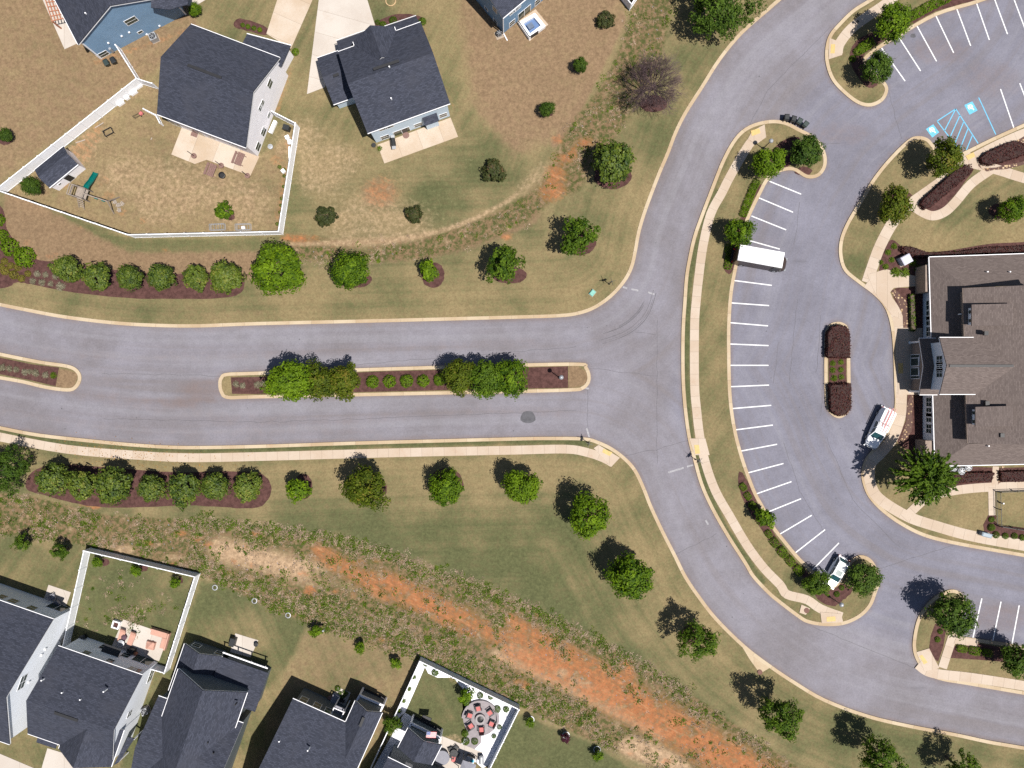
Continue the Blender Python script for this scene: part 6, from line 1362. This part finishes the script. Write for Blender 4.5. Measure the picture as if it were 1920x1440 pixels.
for x, y, w in ((995,1348,'round the sapling outside the gravel yard'), (1061,1377,'round the purple sapling'), (1119,1404,'round the sapling beside the bank')):
    mb = MB(); g = P2(x, y); mb.lathe((g.x, g.y, .1), [(.46, 0), (.50, .18), (.40, .18), (.38, -.2)], 20); tag(mb.build('tree_ring', M_STEEL), 'pale ring '+w, 'tree ring', 'pale rings round saplings')
# chairs, sofas
def chair(px, py, a, label, group, frame, cush, s=1.0, z=.14):
    g = P2(px, py); root = thing('armchair', label, 'chair', (g.x, g.y, z), a, group, local=True); root.scale = (s, s, s)
    mb = MB(); mb.box((0, 0, .32), (.62, .62, .1)); mb.build('seat_frame', frame, root); mb = MB(); mb.box((.03, 0, .42), (.56, .52, .12), 0, .94); mb.build('cushion', cush, root)
    mb = MB(); mb.hull([Vector((-.36, i*.3, .3)) for i in (-1, 1)]+[Vector((-.26, i*.3, .3)) for i in (1, -1)], [Vector((-.48, i*.3, .95)) for i in (-1, 1)]+[Vector((-.4, i*.3, .95)) for i in (1, -1)]); mb.build('backrest', frame, root)
    for sd in (-1, 1): mb = MB(); mb.box((.0, sd*.35, .58), (.66, .08, .06)); mb.beam((.28, sd*.35, 0), (.28, sd*.35, .58), .06); mb.beam((-.3, sd*.35, 0), (-.3, sd*.35, .58), .06); mb.build('armrest', frame, root)
cx, cy = 902, 1345
for (x, y), w in zip(((897,1325),(919,1333),(922,1354),(903,1365),(883,1358),(881,1338)), ('nearest the long fence', 'facing from the fence corner', 'on the side of the outer fence', 'opposite the long fence, by the path', 'nearest the porch', 'on the lawn side')): chair(x, y, math.atan2(-(cy-y), cx-x), 'black chair with red cushion round the fire pit, '+w, 'red cushioned chairs round the fire pit', M_BLACK, M_RED, 1.12)
root = thing('fire_pit', 'round grey stone fire pit ringed by red chairs', 'fire pit', tuple(P(901,1346))); q = P(901,1346); mb = MB(); mb.lathe(q, [(.68, .1), (.68, .55), (.44, .55), (.42, .2)], 24); mb.build('stone_wall', plain('pit_stone', (.26, .24, .24), .9, .2, 4), root); mb = MB(); mb.lathe(q, [(.42, .1), (.42, .26), (.1, .32)], 18); mb.build('ash_bed', M_DARK, root)
mb = MB(); g = P2(901, 1346); mb.lathe((g.x, g.y, .05), [(2.35, 0), (2.35, .09), (.7, .095)], 40); struct(mb.build('round_paving', M_PAVER))
mb = MB(); pts = [(901+33*math.cos(t), 1346+33*math.sin(t)) for t in np.linspace(3.2, 6.6, 24)]; ribbon(mb, pts, .3, .05, .5); tag(mb.build('seat_wall', M_PAVER), 'curved low stone wall round the fire pit', 'low wall')
for x, y, a, w in ((103,1117,.4,'upper one'), (112,1130,-2.4,'lower one')): chair(x, y, a, 'grey folding chair on the pale patio beside the house at the frame edge, '+w, 'grey patio chairs', M_CURT, M_CURT)
def lounger(px, py, a, label):
    g = P2(px, py); root = thing('sun_lounger', label, 'sun lounger', (g.x, g.y, .14), a, 'tan sun loungers', local=True)
    mb = MB(); mb.hull([Vector((-.9, -.33, .2)), Vector((.5, -.38, .2)), Vector((.5, .38, .2)), Vector((-.9, .33, .2))], [Vector((-.9, -.33, .42)), Vector((.5, -.38, .36)), Vector((.5, .38, .36)), Vector((-.9, .33, .42))]); mb.build('seat', M_CUSH, root)
    mb = MB(); mb.hull([Vector((.5, -.38, .2)), Vector((1.0, -.34, .55)), Vector((1.0, .34, .55)), Vector((.5, .38, .2))], [Vector((.48, -.38, .36)), Vector((.95, -.34, .75)), Vector((.95, .34, .75)), Vector((.48, .38, .36))]); mb.build('backrest', M_CUSH, root)
    for x in (-.8, .4):
        for s in (-1, 1): mb = MB(); mb.beam((x, s*.3, 0), (x, s*.3, .22), .06); mb.build('leg', M_DARK, root)
lounger(231, 1190, 1.25, 'tan sun lounger at the patio edge half under a cushion pile'); lounger(250, 1195, 1.2, 'tan sun lounger next to the open patio middle')
u = (P2(317,1190)-P2(283,1180)).normalized(); a_ = math.atan2(u.y, u.x); g = P2(302, 1194); root = thing('corner_sofa', 'tan corner sofa on the patio behind the white house', 'sofa', (g.x, g.y, .14), a_, local=True)
mb = MB(); mb.box((-.2, .55, .25), (2.3, .8, .4), 0, .97); mb.box((.75, -.55, .25), (.75, 1.4, .4), 0, .97); mb.build('seat', M_CUSH, root); mb = MB(); mb.box((-.2, .98, .5), (2.3, .18, .7)); mb.box((1.18, -.1, .5), (.18, 2.3, .7)); mb.build('backrest', M_CUSH, root)
g = P2(285, 1208); mb = MB(); mb.box((g.x, g.y, .4), (1.15, 1.05, .5), a_, .92); mb.hull([Vector((g.x-.5, g.y-.45, .66)), Vector((g.x+.5, g.y-.45, .66)), Vector((g.x+.5, g.y+.45, .66)), Vector((g.x-.5, g.y+.45, .66))], [Vector((g.x-.03, g.y-.03, .95)), Vector((g.x+.03, g.y-.03, .95)), Vector((g.x+.03, g.y+.03, .95)), Vector((g.x-.03, g.y+.03, .95))]); tag(mb.build('fire_table', M_CUSH), 'covered pointed tan table in front of the corner sofa', 'table')
g = P2(221.5, 1169); root = thing('white_planter', 'square white planter standing off the patio corner', 'planter', (g.x, g.y, .1), -.3, local=True); mb = MB()
for i, j, sx, sy in ((0, .42, 1.0, .16), (0, -.42, 1.0, .16), (.42, 0, .16, .68), (-.42, 0, .16, .68)): mb.box((i, j, .32), (sx, sy, .64))
mb.build('body', M_TRIM, root); mb = MB(); mb.box((0, 0, .25), (.68, .68, .3)); mb.build('soil', M_MULCH, root)
mb = MB(); g = P2(232, 1203); mb.lathe((g.x, g.y, .14), [(.1, 0), (.42, .5), (.5, .72), (.25, .78)], 9); tag(mb.build('covered_table', M_STEEL), 'small round grey table between the loungers and the wall', 'table'); lathe_thing('cushion_stack', 'cushions', 236, 1193, [(.3, 0), (.4, .45), (.2, .6)], plain('dark_cushion', (.08, .045, .06), .8), 'dark cushion pile on the edge of the tan lounger', n=7)
box_item('grill_cover', 'grill', 251, 1217, (.9, .6, .95), -.3, M_BLACK, 'black covered grill against the white house back wall', taper=.8); lathe_thing('flower_pot', 'flower pot', 257, 1224, [(.2, 0), (.28, .4), (.2, .5)], M_RWOOD, 'rust-brown pot beside the covered grill')
box_item('grill_cover', 'grill', 440, 1200, (1.1, .7, 1.0), 1.3, M_BLACK, 'black covered grill at the edge of the pale patio beside the many-gabled roof', taper=.8); lathe_thing('flower_pot', 'flower pot', 482, 1206, [(.22, 0), (.3, .45), (.2, .5)], M_DARK, 'dark pot at the patio corner beyond the covered grill')
for i, (x, y) in enumerate(((638,1299),(645,1297),(650,1300),(636,1305),(642,1307),(646,1304))): shrub('dark', x, y, 8, ORD[i]+' dark potted plant on the pale patio by the screened porch', 'potted plants on the patio', 'potted_plant', 'plant')
box_item('outdoor_sofa', 'sofa', 628, 1311, (.9, 1.9, .55), -.4, M_CURT, 'dark grey outdoor sofa along the patio edge by the balcony'); box_item('planter_trough', 'planter', 641, 1311.5, (.9, .3, .3), -.42, M_DARK, 'dark trough among the potted plants'); lathe_thing('patio_stool', 'stool', 620, 1306, [(.25, 0), (.3, .4), (.25, .45)], M_WOOD, 'first brown stool in the grass beside the sofa', 'stools beside the patio', 10); lathe_thing('patio_stool', 'stool', 617, 1314, [(.25, 0), (.3, .4), (.25, .45)], M_WOOD, 'second brown stool in the grass, nearer the house', 'stools beside the patio', 10); shrub('dark', 633, 1291, 12, 'dark bush in a pot at the patio tip', None, 'potted_plant', 'plant')
# gravel yard
root = thing('flag', 'striped flag with blue starred corner hung over the porch by the fire pit yard', 'flag', tuple(P(806,1378)))
fo, fu, fv = P(798,1383,4.75), None, None; u = (P2(815,1385)-P2(797,1384)).normalized(); u3 = V3(u, 0); v3 = Vector((u.y*-1, u.x, 0)).normalized(); v3 = (v3*.93+Vector((0, 0, .12))).normalized()
Lf, Wf = 1.3, .84; q = lambda a, b, o=0: fo+u3*(a*Lf)+v3*(b*Wf)+Vector((.12*b, 0, .04*math.sin(a*6)+o))
RB, WB_, BB, ST = MB(), MB(), MB(), MB()
for i in range(13):
    for k in range(8): (RB if i % 2 == 0 else WB_).poly((q(k/8, i/13), q((k+1)/8, i/13), q((k+1)/8, (i+1)/13), q(k/8, (i+1)/13)))
for k in range(4): BB.poly((q(k*.1, 6/13, .012), q((k+1)*.1, 6/13, .012), q((k+1)*.1, 1, .012), q(k*.1, 1, .012)))
for i in range(5):
    for k in range(6): c_ = q(.03+k*.065, .53+i*.1, .02); ST.poly([c_+u3*.022*math.cos(t)+v3*.022*math.sin(t) for t in np.linspace(0, 2*PI, 6)[:-1]])
RB.build('red_stripes', plain('flag_red', (.45, .04, .05), .8), root); WB_.build('white_stripes', plain('flag_white', (.6, .6, .6), .8), root); BB.build('blue_corner', plain('flag_blue', (.03, .06, .22), .8), root); ST.build('stars', M_TRIM, root)
mb = MB(); mb.tube([q(0, -.05), q(0, 1.1)], .03, 6); mb.build('flag_pole', M_DARK, root)
lathe_thing('round_table', 'table', 830, 1416, [(.12, 0), (.12, .55), (1.0, .62), (.98, .72)], M_CURT, 'dark round covered table beside the porch roof'); 
for i, (x, y, a) in enumerate(((845,1402,2.0),(856,1399,.8),(858,1412,-.4),(848,1416,-2.0))): chair(x, y, a, ORD[i]+' dark chair of the dining set on the pale patio, counting from the porch', 'dining chairs on the pale patio', M_BLACK, M_DARK, .8)
lathe_thing('dining_table', 'table', 852, 1407, [(.1, 0), (.1, .65), (.5, .7), (.5, .75)], M_DARK, 'small dark dining table among four chairs'); mb = MB(); mb.beam(P(851,1418,.5), P(850,1428,.3), .5, .15); tag(mb.build('red_lounger', M_RED), 'narrow red cushion lounger below the dining set', 'lounger')
root = thing('gazebo', 'grey-topped square canopy at the bottom edge beside the patio', 'gazebo', tuple(P(875,1440))); q = [P2(868,1425,2.5), P2(893,1434,2.5), P2(884,1462,2.5), P2(858,1452,2.5)]; ce = sum(q, Vector((0,0)))/4; mb = MB(); [mb.poly((V3(q[i], 2.5), V3(q[(i+1) % 4], 2.5), V3(ce, 2.95))) for i in range(4)]; mb.build('canopy', M_CURT, root)
for p in q: mb = MB(); mb.beam(V3(p, .1), V3(p, 2.5), .08); mb.build('leg', M_DARK, root)
root = thing('bar_counter', 'black framed bar counter with a bright blue item near the gravel corner', 'counter', tuple(P(883,1418))); g = P2(883, 1418); mb = MB(); mb.box((g.x, g.y, .55), (1.1, .55, .9), -.4); mb.build('cabinet', M_BLACK, root); mb = MB(); mb.box((g.x, g.y, 1.03), (1.2, .65, .06), -.4); mb.build('countertop', M_STEEL, root)
mb = MB(); mb.lathe((g.x+.25, g.y-.1, 1.06), [(.18, 0), (.22, .15), (.1, .2)], 12); tag(mb.build('blue_bowl', plain('bright_blue', (.02, .30, .42), .4), None), 'bright blue bowl on the black bar counter', 'bowl')
root = thing('smoker_grill', 'covered grill with grey drum lid in the lower gravel corner', 'grill', tuple(P(903,1420))); g = P2(903, 1420); mb = MB(); mb.tube([(g.x, g.y-.4, .85), (g.x, g.y+.5, .85)], .32, 14); mb.build('lid', M_STEEL, root); mb = MB(); mb.box((g.x, g.y, .4), (.5, .8, .55)); mb.build('cart', M_BLACK, root)
box_item('shade_mat', 'mat', 799.5, 1347, (1.3, .7, .03), -.42, M_DARK, 'dark flat mat on the fenced lawn before the porch', z=.1)
# bird house on pole near the brown yard, sprinkler, pen furniture
g = P2(612, 1175); root = thing('bird_feeder', 'small bird feeder on a thin pole beside the bank', 'bird feeder', (g.x, g.y, .1)); q = Vector((g.x, g.y, .1)); mb = MB(); mb.tube([q, q+Vector((0,0,1.6))], .025, 6); mb.build('pole', M_STEEL, root); mb = MB(); mb.box(q+Vector((0,0,1.75)), (.25, .25, .3), .3, .7); mb.build('feeder_house', M_STEEL, root)
g = P2(1873, 942); root = thing('tap_post', 'short dark post with white cap inside the metal fence', 'post', (g.x, g.y, .1)); mb = MB(); mb.lathe((g.x, g.y, .1), [(.1, 0), (.08, .8), (.1, .9)], 10); mb.build('post', M_DARK, root); mb = MB(); mb.lathe((g.x, g.y, 1.0), [(.13, 0), (.1, .1), (.03, .14)], 10); mb.build('cap', M_TRIM, root)

# ------------------------------------------------------------------ camera, light, sky
cam = bpy.data.cameras.new('camera'); co = bpy.data.objects.new('camera', cam); C.objects.link(co)
co.location = (0, 0, H); co.rotation_euler = (0, 0, 0); cam.sensor_width = 36; cam.sensor_fit = 'HORIZONTAL'; cam.lens = 36*H/(1920*S); cam.clip_end = 3000; cam.clip_start = 1
sc = bpy.context.scene; sc.camera = co
sd = Vector((.310, -.225, 1)).normalized()
sun = bpy.data.lights.new('sun', 'SUN'); sun.energy = SUN; sun.angle = math.radians(.5); sun.color = (1.0, .955, .89)
so = bpy.data.objects.new('sun', sun); C.objects.link(so); so.rotation_euler = sd.to_track_quat('Z', 'Y').to_euler(); so.location = (30, -20, 100)
w = bpy.data.worlds.new('World'); sc.world = w; w.use_nodes = True; nt = w.node_tree; bg = nt.nodes['Background']
sky = nt.nodes.new('ShaderNodeTexSky'); sky.sky_type = 'NISHITA'; sky.sun_disc = False; sky.sun_elevation = math.asin(sd.z); sky.sun_rotation = math.atan2(sd.x, sd.y)
nt.links.new(sky.outputs[0], bg.inputs[0]); bg.inputs[1].default_value = SKY
sc.view_settings.view_transform = 'Standard'; sc.view_settings.look = 'None'; sc.view_settings.exposure = EXPO; sc.view_settings.gamma = 1; sc.view_settings.use_curve_mapping = False
sc.cycles.max_bounces = 5; sc.cycles.diffuse_bounces = 3; sc.cycles.transparent_max_bounces = 4; sc.cycles.use_denoising = False; sc.cycles.denoiser = 'OPENIMAGEDENOISE'; sc.cycles.denoising_input_passes = 'RGB_ALBEDO_NORMAL'
